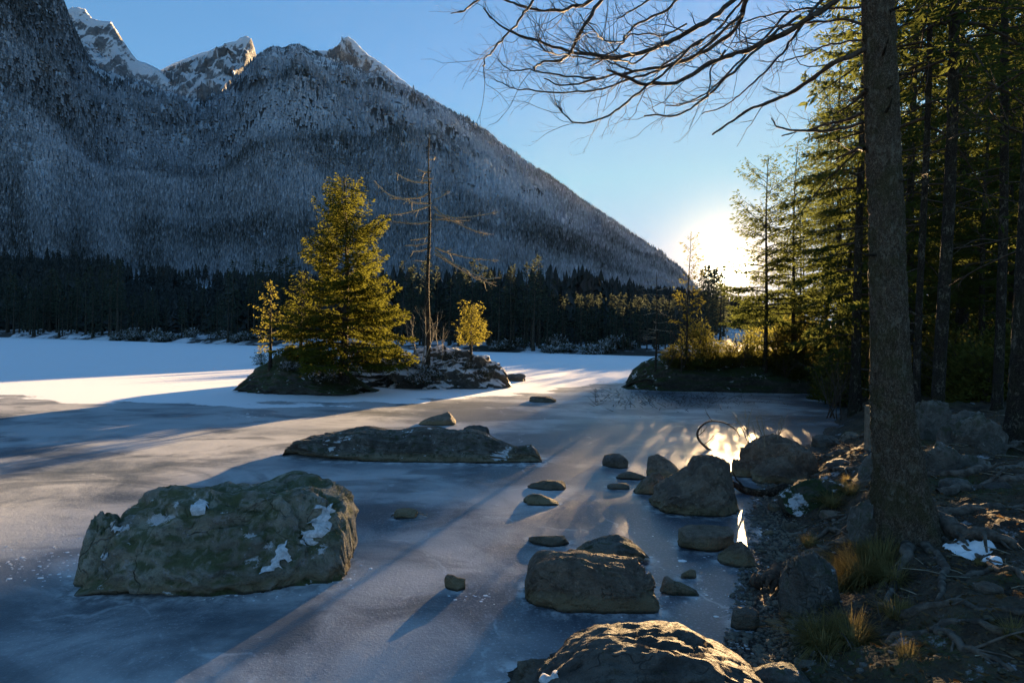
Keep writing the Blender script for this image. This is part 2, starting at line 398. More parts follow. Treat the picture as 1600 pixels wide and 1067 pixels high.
rough = b.n('Mix', dict(data_type='FLOAT')); b.set(rough.inputs[0], wet); b.set(rough.inputs[2], 0.44); b.set(rough.inputs[3], 0.32)
rg2 = b.n('Mix', dict(data_type='FLOAT')); b.set(rg2.inputs[0], snow); b.set(rg2.inputs[2], rough.outputs[0]); b.set(rg2.inputs[3], 0.6)
h = b.math('ADD', b.math('MULTIPLY', grain, 1.0), b.math('ADD', b.math('MULTIPLY', grain2, 0.35), b.math('MULTIPLY', mid, 1.2)))
bs = b.math('SUBTRACT', 0.5, b.math('MULTIPLY', wet, 0.25))
bump = b.n('Bump', Height=h, Distance=0.012); b.set(bump.inputs['Strength'], bs)
b.out(b.pbsdf(col, rg2.outputs[0], bump.outputs[0], 0.5))
M['ice'] = m
ICE = link('lake_ice', make_mesh('lake_ice', Pg, ice_q, smooth=True, attrs=dict(snow=snow_a, wet=wet_a, frost=frost_lit_a)), M['ice'], kind='structure')

# ------------------------------------------------------------------ near shore
ys = np.concatenate([np.linspace(-6, 0.8, 12), np.arange(1.0, 9.0, 0.032), np.geomspace(9.03, 75, 120)])
us = np.concatenate([np.arange(-1.3, 5.2, 0.034), np.geomspace(5.25, 70, 90)])
Ug, Yg = np.meshgrid(us, ys)
Xn = (Ug + shore_x(Yg)).ravel(); Yn = Yg.ravel()
Zn = ground_z(Xn, Yn); nu = len(us)
ii = (np.arange(len(ys) - 1)[:, None] * nu + np.arange(nu - 1)[None]).ravel()
m = new_mat('forest_soil'); b = NB(m); p = b.pos(); d = b.attr('inland')
n1 = b.noise(p, 3.5, 6, 0.7); n2 = b.noise(p, 38, 4, 0.7); v = b.vor(p, 34); n3 = b.noise(p, 0.9, 4, 0.6)
soil = b.mix(b.ramp(n1, 0.35, 0.65), (0.03, 0.022, 0.015), (0.095, 0.072, 0.048))
soil = b.mix(b.ramp(n2, 0.55, 0.7, 0, 0.7), soil, (0.14, 0.10, 0.06))
soil = b.mix(b.math('MULTIPLY', b.ramp(n3, 0.52, 0.64), b.ramp(n2, 0.4, 0.55)), soil, (0.055, 0.06, 0.018))
grav = b.mix(b.ramp(v, 0.1, 0.5), (0.16, 0.14, 0.12), (0.03, 0.025, 0.02))
col = b.mix(b.ramp(b.math('ADD', d, b.math('MULTIPLY', b.math('SUBTRACT', n1, 0.5), 0.8)), 0.15, 0.65), grav, soil)
fros = b.math('MULTIPLY', b.ramp(b.noise(p, 2.3, 6, 0.75), 0.6, 0.68), b.ramp(b.nz(), 0.6, 0.95))
col = b.mix(b.math('MULTIPLY', fros, 0.55), col, (0.6, 0.63, 0.68))
rough = b.ramp(d, 0.0, 0.35, 0.3, 0.9)
b.out(b.pbsdf(col, rough, b.bump(b.math('ADD', b.math('MULTIPLY', n2, 1.0), b.math('ADD', n1, b.math('MULTIPLY', v, -0.8))), 1.0, 0.03), 0.3))
M['soil'] = m
link('shore_ground', make_mesh('shore_ground', np.stack([Xn, Yn, Zn], -1), np.stack([ii, ii + 1, ii + nu + 1, ii + nu], -1), smooth=True, attrs=dict(inland=inland(Xn, Yn))), M['soil'], kind='structure')

# ------------------------------------------------------------------ far shore, slopes and peaks
RID = np.array([(-1400, 0, 1700), (-700, -260, 1500), (-300, -330, 1400), (-100, -280, 1400), (0, -170, 1400), (50, -80, 1420), (85, -12, 1450), (100, 25, 1480), (118, 62, 1600), (133, 96, 1700), (150, 112, 1850),
                (175, 122, 2000), (210, 128, 2200), (250, 142, 2400), (300, 166, 2600), (340, 150, 2500), (368, 124, 2350), (380, 106, 2250), (394, 92, 2200), (404, 84, 2200), (420, 75, 2200), (436, 78, 2200), (450, 72, 2200),
                (462, 71, 2200), (470, 77, 2200), (490, 88, 2200), (520, 96, 2200), (560, 104, 2200), (600, 117, 2200), (640, 137, 2150), (700, 167, 2100), (750, 198, 2050), (800, 234, 2000), (850, 268, 1950), (900, 302, 1900),
                (950, 334, 1850), (1000, 367, 1800), (1035, 394, 1750), (1060, 420, 1720), (1085, 452, 1700), (1110, 490, 1650), (1250, 515, 1500), (1400, 515, 1400), (2600, 505, 1400)], float)
FOOT_D = 420.0
FOOT_Z = (np.array([-900, -200, 0, 200, 330, 450, 600, 800, 900, 1040, 1200, 2600], float), np.array([50, 46, 44, 42, 36, 30, 24, 24, 26, 26, 15, 12], float))
RID[:, 1] += 7.0 * np.interp(RID[:, 0], [470, 560, 1040, 1100], [0, 1, 1, 0])
def ridge(px): return np.interp(px, RID[:, 0], RID[:, 1]), np.interp(px, RID[:, 0], RID[:, 2])
def slope_z(px, D, rough=True):
    px = np.asarray(px, float); D = np.asarray(D, float)
    yr, Dr = ridge(px); zr = CAMZ + (hor(px) - yr) / FPX * Dr
    zf = np.interp(px, *FOOT_Z); Ds = far_shore(px)
    t = np.clip((D - Ds) / (FOOT_D - Ds), -0.05, 1)
    zlow = np.where(t < 0, t * 6, 0.7 * sm(t, 0, 0.02) + (zf - 0.7) * np.maximum(t, 0) ** 1.25)
    u = np.clip((D - FOOT_D) / (Dr - FOOT_D), 0, 1.3)
    up = np.where(u <= 1, u + 0.16 * u * (1 - u) * (1.0 - 2 * u), 1 - 0.9 * (u - 1))
    z = np.where(D <= FOOT_D, zlow, zf + (zr - zf) * up)
    if rough:
        x = (px - 800) / FPX * D
        P = np.stack([x, D * 0.6, z], -1).reshape(-1, 3)
        a = (sm(u, 0.02, 0.3) * (1 - 0.8 * sm(u, 0.75, 1.0))).ravel()
        jag = (sm(u, 0.7, 0.95)).ravel() * np.interp(px, [0, 150, 300, 380, 480, 560, 640, 1000], [1.0, .6, .3, .9, .9, .6, .2, .1]).ravel()
        n = 75 * a * fbm(P / 420, 5, 61, ridged=True) + 26 * a * fbm(P / 90, 3, 67, ridged=True) + 9 * jag * fbm(P / 40, 4, 71, ridged=True)
        n += (0.5 * sm(t, 0.005, 0.02) * (D <= FOOT_D)).ravel() * fbm(P / 6, 3, 73)
        z = z + n.reshape(z.shape) * np.interp(px, [-1000, 700, 900, 1100], [1, 1, 0.35, 0.1])
    return z
mp = np.concatenate([np.linspace(-1300, -60, 40, endpoint=False), np.linspace(-60, 1140, 470, endpoint=False), np.linspace(1140, 2500, 40)])
low_t = np.concatenate([[-0.03], np.linspace(0, 0.03, 6), np.geomspace(0.04, 1, 34)])
def grid_obj(name, f, rows, mat, **kw):
    PXm, T = np.meshgrid(mp, rows); D = f(PXm, T)
    z = slope_z(PXm, D); x = (PXm - 800) / FPX * D
    n = len(mp); ii = (np.arange(len(rows) - 1)[:, None] * n + np.arange(n - 1)[None]).ravel()
    link(name, make_mesh(name, np.stack([x, D, z], -1).reshape(-1, 3), np.stack([ii, ii + 1, ii + n + 1, ii + n], -1), smooth=True), mat, kind='structure')
m = new_mat('forest_floor_snow'); b = NB(m); p = b.pos()
n = b.noise(p, 0.09, 6, 0.65); n2 = b.noise(p, 0.8, 5, 0.7)
col = b.mix(b.ramp(b.math('ADD', n, b.math('MULTIPLY', n2, 0.35)), 0.6, 0.72), (0.035, 0.034, 0.028), (0.62, 0.65, 0.7))
b.out(b.pbsdf(col, 0.9, b.bump(n2, 0.8, 0.6))); M['floor'] = m
m = new_mat('mountain_rock_snow'); b = NB(m); p = b.pos()
pz = b.scalev(p, (1, 1, 0.45))
n = b.noise(pz, 0.011, 8, 0.68, 0.6); n2 = b.noise(p, 0.06, 6, 0.7); vs = b.noise(b.scalev(p, (1, 1, 0.2)), 0.03, 6, 0.7, 0.5)
rk = b.mix(b.ramp(vs, 0.35, 0.65), (0.045, 0.046, 0.05), (0.16, 0.155, 0.15))
steep = b.ramp(b.nz(), 0.42, 0.78)
sf = b.ramp(b.math('ADD', b.math('MULTIPLY', steep, 0.26), b.math('ADD', b.math('MULTIPLY', n, 0.9), b.math('MULTIPLY', n2, 0.3))), 0.68, 0.8)
col = b.mix(sf, rk, (0.7, 0.73, 0.78))
b.out(b.pbsdf(col, 0.9, b.bump(b.math('ADD', b.math('MULTIPLY', n2, 14.0), b.math('MULTIPLY', vs, 22.0)), 1.0, 1.0))); M['mountain'] = m
grid_obj('far_shore_terrain', lambda P, T: far_shore(P) + T * (FOOT_D - far_shore(P)), low_t, M['floor'])
grid_obj('mountain', lambda P, T: FOOT_D + T * (ridge(P)[1] - FOOT_D), np.concatenate([np.linspace(0, 0.9, 130), np.linspace(0.905, 1.0, 24), [1.05, 1.12, 1.2]]), M['mountain'])

def peak(name, prof, D0, thick, drop, seed, mat):   # a rocky summit ridge further back
    prof = np.array(prof, float); pp = np.linspace(prof[0, 0], prof[-1, 0], int((prof[-1, 0] - prof[0, 0]) * 1.3))
    yr = np.interp(pp, prof[:, 0], prof[:, 1]); zt = CAMZ + (hor(pp) - yr) / FPX * D0
    T = np.concatenate([np.linspace(-1, 0, 46), np.linspace(0.06, 1, 18)])
    Pm, Tm = np.meshgrid(pp, T); Z = np.meshgrid(zt, T)[0]
    D = D0 + Tm * thick; x = (Pm - 800) / FPX * D0 * (1 + 0.15 * Tm * thick / D0)
    fall = np.abs(Tm); z = Z - drop * (0.75 * fall + 0.25 * fall ** 2)
    Q = np.stack([x, D, z], -1).reshape(-1, 3); w = sm(fall.ravel(), 0.0, 0.25)
    Q[:, 2] += w * (70 * fbm(Q / [150, 200, 260], 5, seed, ridged=True)) + (0.25 + w) * 12 * fbm(Q / 40, 3, seed + 3, ridged=True)
    Q[:, 1] += w * 60 * fbm(Q / 110, 4, seed + 5)
    n = len(pp); ii = (np.arange(len(T) - 1)[:, None] * n + np.arange(n - 1)[None]).ravel()
    link(name, make_mesh(name, Q, np.stack([ii, ii + 1, ii + n + 1, ii + n], -1), smooth=True), mat, kind='structure')
m = new_mat('snowy_peak'); b = NB(m); p = b.pos()
n = b.noise(b.scalev(p, (1, 1, 0.6)), 0.009, 8, 0.68, 0.8); n2 = b.noise(p, 0.05, 6, 0.7); st = b.noise(b.scalev(p, (1, 1, 2.6)), 0.012, 6, 0.65, 0.6)
rk = b.mix(b.ramp(st, 0.35, 0.65), (0.12, 0.128, 0.14), (0.25, 0.258, 0.27))
sf = b.ramp(b.math('ADD', b.math('MULTIPLY', b.ramp(b.nz(), 0.35, 0.75), 0.3), b.math('ADD', b.math('MULTIPLY', n, 0.85), b.math('MULTIPLY', n2, 0.3))), 0.60, 0.74)
b.out(b.pbsdf(b.mix(sf, rk, (0.78, 0.8, 0.84)), 0.9, b.bump(b.math('ADD', b.math('MULTIPLY', n2, 16.0), b.math('MULTIPLY', st, 25.0)), 1.0, 1.0))); M['peak'] = m
peak('mountain_peak', [(60, 40), (85, 25), (105, 12), (125, 15), (136, 30), (150, 34), (166, 35), (176, 50), (186, 66), (197, 82), (207, 95), (222, 100), (240, 108), (262, 130), (290, 190)], 3000, 700, 1000, 81, M['peak'])
peak('mountain_peak', [(196, 160), (215, 128), (232, 112), (245, 110), (262, 101), (290, 90), (330, 76), (348, 70), (356, 69), (368, 60), (377, 57), (385, 61), (390, 74), (394, 92), (402, 120), (420, 180)], 3300, 700, 900, 91, M['peak'])
peak('mountain_peak', [(450, 120), (470, 84), (485, 80), (505, 80), (519, 79), (524, 66), (530, 60), (536, 58), (543, 63), (553, 72), (566, 85), (585, 97), (605, 112), (640, 140), (690, 190)], 3100, 600, 700, 101, M['peak'])

# ------------------------------------------------------------------ woods that read as one mass
def cone_trees(P, H, Rr, frost, tiers=2, k=5, seed=1, jag=0.0):
    r = np.random.default_rng(seed); N = len(P)
    Vs, Ts, As, base = [], [], [], 0
    for t in range(tiers):
        f0 = t / tiers * 0.8 + 0.06; f1 = min(1.0, f0 + 1.25 / tiers); rad = 1 - 0.8 * t / tiers
        an = (np.arange(k) * 2 * math.pi / k)[None] + r.uniform(0, 6.3, (N, 1)) + r.uniform(-.3, .3, (N, k))
        rr = (Rr[:, None] * rad) * r.uniform(0.65 - jag, 1.25 + 0.5 * jag, (N, k))
        ring = np.stack([P[:, None, 0] + rr * np.cos(an), P[:, None, 1] + rr * np.sin(an), P[:, None, 2] + H[:, None] * (f0 + r.uniform(-.06, .06, (N, k)))], -1)
        tip = np.stack([P[:, 0] + r.normal(0, .04, N) * Rr, P[:, 1], P[:, 2] + H * f1], -1)[:, None]
        Vs.append(np.concatenate([ring, tip], 1).reshape(-1, 3))
        j = np.arange(k); tri = np.stack([j, (j + 1) % k, np.full(k, k)], -1)
        Ts.append((base + np.arange(N)[:, None, None] * (k + 1) + tri[None]).reshape(-1, 3))
        As.append(np.concatenate([np.clip(frost[:, None] + r.uniform(-.16, .3, (N, k)), 0, 1), np.clip(frost - .2, 0, 1)[:, None]], 1).ravel())
        base += N * (k + 1)
    return np.vstack(Vs), np.vstack(Ts), np.concatenate(As)
m = new_mat('frosted_forest'); b = NB(m)
t = b.attr('tint')
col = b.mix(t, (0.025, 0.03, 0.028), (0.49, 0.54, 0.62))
b.out(b.n('BsdfDiffuse', Color=col)); M['frost_forest'] = m
N = 120000
px = rng.uniform(-160, 1150, N)
yr, Dr = ridge(px)
e = rng.uniform(0, 1, N)
yf = hor(px) - (np.interp(px, *FOOT_Z) - 2) / FOOT_D * FPX
yv = yf + (yr - yf) * e                      # spread evenly over the slope as seen from the lake
u = np.clip(e * (0.16 + 0.84 * e) , 0, 1)
D = FOOT_D + u * (Dr - FOOT_D)
for _ in range(5):                           # solve for the distance that shows at that height
    z = slope_z(px, D, False); yy = hor(px) - (z - CAMZ) / D * FPX
    D = np.clip(D + (yy - yv) * 0.0035 * D, FOOT_D + 2, Dr * 0.995)
u = (D - FOOT_D) / (Dr - FOOT_D)
z = slope_z(px, D)
x = (px - 800) / FPX * D
P = np.stack([x, D, z], -1)
gul = fbm(np.stack([px / 55 + u * 4 + 0.6 * fbm(P / 300, 3, 117), u * 4.5, 0 * px], -1), 4, 115)
nn = fbm(P / [230, 230, 160], 4, 111) * 0.9 + 0.4 * gul; n2 = fbm(P / 60, 3, 113)
top = sm(u, 0.72, 1.0) * (px < 640) * (px > 385)
cliff = sm(u, 0.45, 0.8) * (px < 260)
keep = (nn + 0.8 * n2 > -1.0 + 0.45 * cliff + 0.12 * top) & (rng.uniform(0, 1, N) > 0.62 * cliff + 0.2 * top) & ~((px < 130) & (u > 0.97))
P, u, px, nn = P[keep], u[keep], px[keep], nn[keep]
H = np.clip(rng.uniform(8.5, 14.5, len(P)) * P[:, 1] / FPX, 5, 19) * 1.15 * (1 - 0.45 * sm(u, 0.6, 1.0)); Rr = H * rng.uniform(0.16, 0.25, len(P))
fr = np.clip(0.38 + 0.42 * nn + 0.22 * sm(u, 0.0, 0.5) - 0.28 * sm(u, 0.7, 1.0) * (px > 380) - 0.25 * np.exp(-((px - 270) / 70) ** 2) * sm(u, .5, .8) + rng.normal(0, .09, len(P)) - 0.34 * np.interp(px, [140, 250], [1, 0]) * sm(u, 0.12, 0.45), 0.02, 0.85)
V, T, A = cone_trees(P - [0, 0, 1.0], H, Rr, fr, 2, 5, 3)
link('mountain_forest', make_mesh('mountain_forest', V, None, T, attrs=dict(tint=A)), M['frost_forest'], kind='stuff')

# the dark belt of wood behind the far shore
N = 9000
px = rng.uniform(-160, 1250, N); Ds = far_shore(px)
D = Ds + (FOOT_D + 10 - Ds) * rng.uniform(0.09, 1, N) ** 1.1
glade = ((px > 190) & (px < 350) & (D > 285) & (D < 430) & (fbm(np.stack([px / 30, D / 30, px * 0], -1), 2, 121) > -0.15))
x = (px - 800) / FPX * D
H = rng.uniform(11, 18.5, N)
z = slope_z(px, D)
def sun_cap(x, D): return np.maximum(0.126 * (D - 19.5) / 0.935 - 0.6, 5.0)   # tree tops there stay under the low sun's path to the islet
s = x * math.cos(R_(SUN_AZ)) - D * math.sin(R_(SUN_AZ))
H = np.where((px > 190) & (px < 350) & (D < 300), H * 0.62, H)
inpath = (s > -27) & (s < 4)
H = np.where(inpath, np.minimum(H, sun_cap(x, D) - z), H)
keep = ~glade & (H > 3.5) & ~((px > 1100) & (D < 260))
P = np.stack([x, D, z - 0.5], -1)[keep]; H = H[keep]
V, T, A = cone_trees(P, H, H * rng.uniform(0.12, 0.17, len(P)), rng.uniform(0.0, 0.16, len(P)), 8, 8, 5, 0.45)
A = A * 0.2
link('far_shore_forest', make_mesh('far_shore_forest', V, None, T, attrs=dict(tint=A)), M['frost_forest'], kind='stuff')

# ------------------------------------------------------------------ tree builders (each returns local meshes, base at the origin)
def sprays(g, C, Dr, Ln, Wd, r, tint):
    """narrow folded leaf-shaped faces, one per needle spray"""
    n = len(C); Dr = Dr / (np.linalg.norm(Dr, axis=1)[:, None] + 1e-9)
    N = r.normal(0, 1, (n, 3)) * [0.7, 0.7, 0.5] + [0, 0, 0.6]
    S = np.cross(Dr, N); S /= np.linalg.norm(S, axis=1)[:, None] + 1e-9
    A = C; B = C + Dr * Ln[:, None]
    mid = C + Dr * (Ln * 0.42)[:, None]
    sag = np.cross(S, Dr) * (Wd * 0.25)[:, None]
    V = np.stack([A, mid + S * Wd[:, None] * .5 - sag, B, mid - S * Wd[:, None] * .5 - sag], 1).reshape(-1, 3)
    Q = np.arange(n * 4).reshape(n, 4)
    g.add(V, Q, a=np.repeat(tint, 4))

def conifer(H, R, base=0.08, nb=110, droop=0.5, up=0.15, tipup=0.25, seed=1, tw=1.0, sl=0.2, sw=0.045, dens=1.0, power=0.8, trunk_r=None, irregular=0.35, lean=0.0, dead_low=0, side=None, gap=0.0, sub=3, maxh=1.0):
    r = np.random.default_rng(seed)
    tr = trunk_r or H * 0.014 + 0.02
    zz = np.linspace(-0.15, H, 14)
    ph = r.uniform(0, 6, 2)
    def axis(h):
        h = np.asarray(h, float)
        return np.stack([lean * h + 0.012 * H * np.sin(h / H * 5 + ph[0]) * (h / H), 0.012 * H * np.sin(h / H * 4 + ph[1]) * (h / H), h], -1)
    gt = Geo(); gt.tube(axis(zz), tr * (1 - 0.93 * np.clip(zz / H, 0, 1) ** 0.9) + 0.004 + 0.5 * tr * np.exp(-np.maximum(zz, 0) / (tr * 2.5)), 9)
    gb, gf = Geo(), Geo()
    for i in range(nb):
        q = (i + r.uniform(0, 1)) / nb
        rel = q ** 0.92 * maxh
        h = H * (base + (0.985 - base) * rel)
        az = i * 2.39996 + r.uniform(-.5, .5)
        if gap and fbm(np.array([[math.cos(az) * 1.3, math.sin(az) * 1.3, h / H * 7 + seed]]), 2, seed)[0] < -0.35 + gap: continue
        L = (R * (1 - rel) ** power) * r.uniform(1 - irregular, 1 + irregular * 0.5) + 0.05 * R
        if side is not None: L *= 1 + side[0] * math.cos(az - side[1])
        d = np.array([math.cos(az), math.sin(az), 0.0]); lat = np.array([-d[1], d[0], 0])
        t = np.linspace(0, 1, 6)
        dr = droop * (1 - 0.75 * rel) * r.uniform(.6, 1.3); u0 = up + 0.9 * rel ** 2
        curve = lambda t: axis(h)[None] + L * (t[:, None] * d * (1 - 0.12 * dr * t[:, None]) + np.array([0, 0, 1.0]) * (u0 * t - dr * t ** 2 + tipup * t ** 3)[:, None]) + L * 0.06 * np.sin(t[:, None] * 3 + i) * lat * t[:, None]
        gb.tube(curve(t), (0.004 + 0.011 * L) * (1 - 0.8 * t), 4, a=r.uniform())
        if dead_low and h < dead_low: continue
        nt = max(4, int(L * 9 * dens * tw))
        s = np.linspace(0.18, 1.0, nt) + r.uniform(-.04, .04, nt); s = np.clip(s, 0.05, 1)
        P0 = curve(s); sgn = np.where(np.arange(nt) % 2 == 0, 1.0, -1.0)
        tl = (L * 0.38 * (1.05 - s) + 0.10 * min(L, 1.2) + 0.03) * r.uniform(.55, 1.25, nt)
        td = d[None] * r.uniform(.45, .9, (nt, 1)) + lat[None] * (sgn * r.uniform(.5, 1.0, nt))[:, None] + np.array([0, 0, 1.0]) * (-r.uniform(0.0, .75, nt) * dr)[:, None]
        td /= np.linalg.norm(td, axis=1)[:, None]
        k = max(2, int(math.ceil(tl.max() / (sl * 0.42))))
        kk = (np.arange(k)[None] + r.uniform(0, .6, (nt, k))) / k
        C = P0[:, None] + td[:, None] * (kk * tl[:, None])[..., None] + np.array([0, 0, -1.0]) * (0.35 * dr * kk ** 2 * tl[:, None])[..., None]
        C = C.reshape(-1, 3); n = len(C)
        C = C + r.normal(0, sl * 0.13, (n, 3))
        ok = (r.uniform(0, 1, n) < np.repeat(np.clip(tl / (k * sl * 0.42), 0.25, 1), k))
        D0 = (np.repeat(td, k, 0) + r.normal(0, .42, (n, 3)) + [0, 0, -0.12])[ok]; C = C[ok]; n = len(C)
        tint = np.clip(0.45 + 0.25 * np.repeat(s, k)[ok] + r.normal(0, .2, n) + 0.15 * math.sin(i * 1.7), 0, 1)
        sprays(gf, C, D0, sl * r.uniform(.6, 1.3, n), sw * r.uniform(.6, 1.4, n), r, tint)
    n = 14                                    # leader
    C = axis(np.linspace(H * 0.93, H, n)); D0 = r.normal(0, .7, (n, 3)) + [0, 0, 1]
    sprays(gf, C, D0, sl * r.uniform(.5, 1.0, n), sw * r.uniform(.6, 1.2, n), r, r.uniform(.4, .9, n))
    return gt, gb, gf

def bare_growth(g, p, d, L, rad, r, lev, bend=0.25, up=0.1, kids=4, spread=0.7, k=5, n=6):
    d = np.asarray(d, float); d = d / np.linalg.norm(d)
    pts = [np.asarray(p, float)]; dd = d.copy(); step = L / (n - 1)
    for i in range(n - 1):
        dd = dd + r.normal(0, bend, 3) * 0.5 + np.array([0, 0, up]) * 0.3; dd /= np.linalg.norm(dd)
        pts.append(pts[-1] + dd * step)
    pts = np.array(pts)
    g.tube(pts, rad * np.linspace(1, 0.35, n), k, a=r.uniform())
    if lev <= 0: return
    for j in range(kids):
        t = r.uniform(.25, 1.0); i = min(int(t * (n - 1)), n - 2); q = pts[i] + (pts[i + 1] - pts[i]) * (t * (n - 1) - i)
        e = pts[i + 1] - pts[i]; e /= np.linalg.norm(e)
        v = r.normal(0, 1, 3); v -= e * (v @ e); v /= np.linalg.norm(v)
        bare_growth(g, q, e + v * spread * r.uniform(.6, 1.4), L * r.uniform(.35, .65) * (1.1 - 0.5 * t), rad * 0.5 * (1.1 - 0.5 * t), r, lev - 1, bend, up, max(2, kids - 1), spread, max(3, k - 1), max(3, n - 1))

def leaf_cloud(g, r, n, size, sl, sw, zmin=0.0, clump=9):
    """sprays gathered round a few clump centres in a rounded bush"""
    cc = r.normal(0, 1, (clump, 3)); cc /= np.linalg.norm(cc, axis=1)[:, None]; cc[:, 2] = np.abs(cc[:, 2])
    cc *= r.uniform(.35, .85, (clump, 1))
    i = r.integers(0, clump, n); v = r.normal(0, 1, (n, 3)); v /= np.linalg.norm(v, axis=1)[:, None]
    C = cc[i] + v * (r.uniform(0, 1, n) ** 0.4 * r.uniform(.22, .42, n))[:, None]
    C = C * np.asarray(size); C[:, 2] = np.maximum(C[:, 2], zmin + r.uniform(0, .05, n))
    sprays(g, C, v * [1, 1, .6] + r.normal(0, .5, (n, 3)) + [0, 0, .25], sl * r.uniform(.5, 1.3, n), sw * r.uniform(.6, 1.3, n), r, np.clip(r.normal(.5, .22, n) + 0.2 * v[:, 2], 0, 1))

# ------------------------------------------------------------------ rocks
def ico(sub):
    bm_ = bpy.data.meshes.new('tmp'); import bmesh
    bm = bmesh.new(); bmesh.ops.create_icosphere(bm, subdivisions=sub, radius=1.0); bm.to_mesh(bm_); bm.free()
    V = np.empty(len(bm_.vertices) * 3, np.float32); bm_.vertices.foreach_get('co', V)
    T = np.empty(len(bm_.polygons) * 3, np.int32); bm_.polygons.foreach_get('vertices', T)
    bpy.data.meshes.remove(bm_)
    return V.reshape(-1, 3).astype(float), T.reshape(-1, 3)
ICO = {k: ico(k) for k in (3, 4, 5, 6)}
ROCKV = {}
def rock_shape(sub, seed, box=0.3, cuts=27, cut=(0.5, 0.93), rough=0.07, crev=0.06, freq=1.6, grooves=7):
    r = np.random.default_rng(seed); V, T = ICO[sub]
    V = V.copy(); cuts = max(8, cuts // 3)
    m = np.abs(V).max(1)[:, None]; V = V * (1 - box) + V / m * box * 0.9
    for _ in range(cuts):
        nrm = r.normal(0, 1, 3); nrm /= np.linalg.norm(nrm); c = r.uniform(*cut)
        dd = V @ nrm - c + 0.03 * fbm(V * 3, 2, seed + 9)
        V -= nrm * (np.maximum(dd, 0) * 0.96)[:, None]
    nr = V / np.linalg.norm(V, axis=1)[:, None]
    disp = rough * fbm(V * freq + seed, 5, seed, 0.5) - crev * np.maximum(0, fbm(V * freq * 1.4 + 7 + seed, 4, seed + 3, 0.5, True) - 0.35) * 1.3
    for _ in range(grooves):                  # fracture planes: a groove, with one side standing a little proud
        nrm = r.normal(0, 1, 3); nrm /= np.linalg.norm(nrm); c = r.uniform(-.6, .6)
        dd = V @ nrm - c + 0.13 * fbm(V * 2.2 + c * 9, 4, seed + 21)
        act = sm(fbm(V * 1.5 + c * 5, 2, seed + 31), -.25, .15)
        disp += act * (r.uniform(-.035, .035) * np.tanh(dd / .03) - r.uniform(.02, .05) * np.exp(-(dd / r.uniform(.012, .03)) ** 2))
    V += nr * disp[:, None]
    V += nr * (rough * 0.30 * fbm(V * freq * 4 + 3, 4, seed + 5, 0.6) + rough * 0.19 * fbm(V * freq * 11, 4, seed + 6, 0.7))[:, None]
    lo, hi = V.min(0), V.max(0)
    return 2 * (V - lo) / (hi - lo) - 1, T
def rock(label, mat, xl, xr, yt, yb, seed, zb=0.0, dr=0.8, prof=None, sub=5, sink=0.35, group=None, name='boulder', cat='rock', rot=None, world=None, kind=None, **kw):
    """a rock that spans xl..xr across and yt..yb down in the photograph, its front waterline at yb"""
    V, T = rock_shape(sub, seed, **kw)
    if rot:
        c, s = math.cos(rot), math.sin(rot); V = V @ np.array([[c, s, 0], [-s, c, 0], [0, 0, 1]]); lo, hi = V.min(0), V.max(0); V = 2 * (V - lo) / (hi - lo) - 1
    V = V.copy(); V[:, 0] = np.tanh(np.clip(V[:, 0], -.93, .93) * 1.0 / .93 * 1.6) / math.tanh(1.6) * .35 + np.clip(V[:, 0], -.93, .93) / .93 * .65
    xm = (xl + xr) / 2; f = on_plane(xm, yb, zb); d0 = f[1]
    rx = (xr - xl) / 2 / FPX * d0; rx *= 1 + 0.6 * dr * rx / d0
    ry = rx * dr; dc = d0 + ry * 0.92
    a, c = at_depth(xl, yb, dc), at_depth(xr, yb, dc)
    cx = (a[0] + c[0]) / 2; rx = (c[0] - a[0]) / 2
    ztop = at_depth(xm, yt, dc)[2] - zb
    W = V * [rx, ry, 1]
    zz = np.where(V[:, 2] > -0.18, (V[:, 2] + 0.18) / 1.18, (V[:, 2] + 0.18) * sink / 0.82)
    if prof is not None:
        pf = np.array(prof, float); pxv = xm + V[:, 0] * (xr - xl) / 2
        tops = np.array([at_depth(q[0], q[1], dc)[2] - zb for q in pf])
        # normalise the rock's own upper outline, then follow the given one
        bins = np.linspace(-1, 1, 41); ix = np.clip(np.digitize(V[:, 0], bins) - 1, 0, 39); env = np.zeros(40); np.maximum.at(env, ix, zz)
        env = np.maximum(np.convolve(np.pad(env, 2, 'edge'), np.ones(5) / 5, 'valid'), 0.15); e = np.interp(V[:, 0], (bins[1:] + bins[:-1]) / 2, env)
        tgt = np.interp(pxv, pf[:, 0], tops)
        z = np.where(zz > 0, zz * np.minimum(tgt / e, 1.35 * ztop), zz * ztop)
    else:
        z = zz * ztop
    W[:, 2] = z
    loc = np.array([cx, dc, zb])
    me = make_mesh(name, W, None, T, smooth=True)
    o = link(name, me, M[mat], None, loc, label=label, category=None if kind else cat, group=group, kind=kind)
    ROCKV[o.name] = (W + loc, T)
    return o
def ray_tri(px, py, key):
    """nearest point of a rock under a sight line"""
    W, T = ROCKV[key]; d = ray(px, py); o = np.array([0, 0, CAMZ])
    a, b_, c = W[T[:, 0]], W[T[:, 1]], W[T[:, 2]]
    e1, e2 = b_ - a, c - a; h = np.cross(d, e2); det = (e1 * h).sum(1); det = np.where(abs(det) < 1e-12, 1e-12, det)
    s = o - a; u = (s * h).sum(1) / det; q = np.cross(s, e1); v = (q * d).sum(1) / det; t = (q * e2).sum(1) / det
    ok = (u >= 0) & (v >= 0) & (u + v <= 1) & (t > 0.1)
    return o + d * t[ok].min() if ok.any() else None
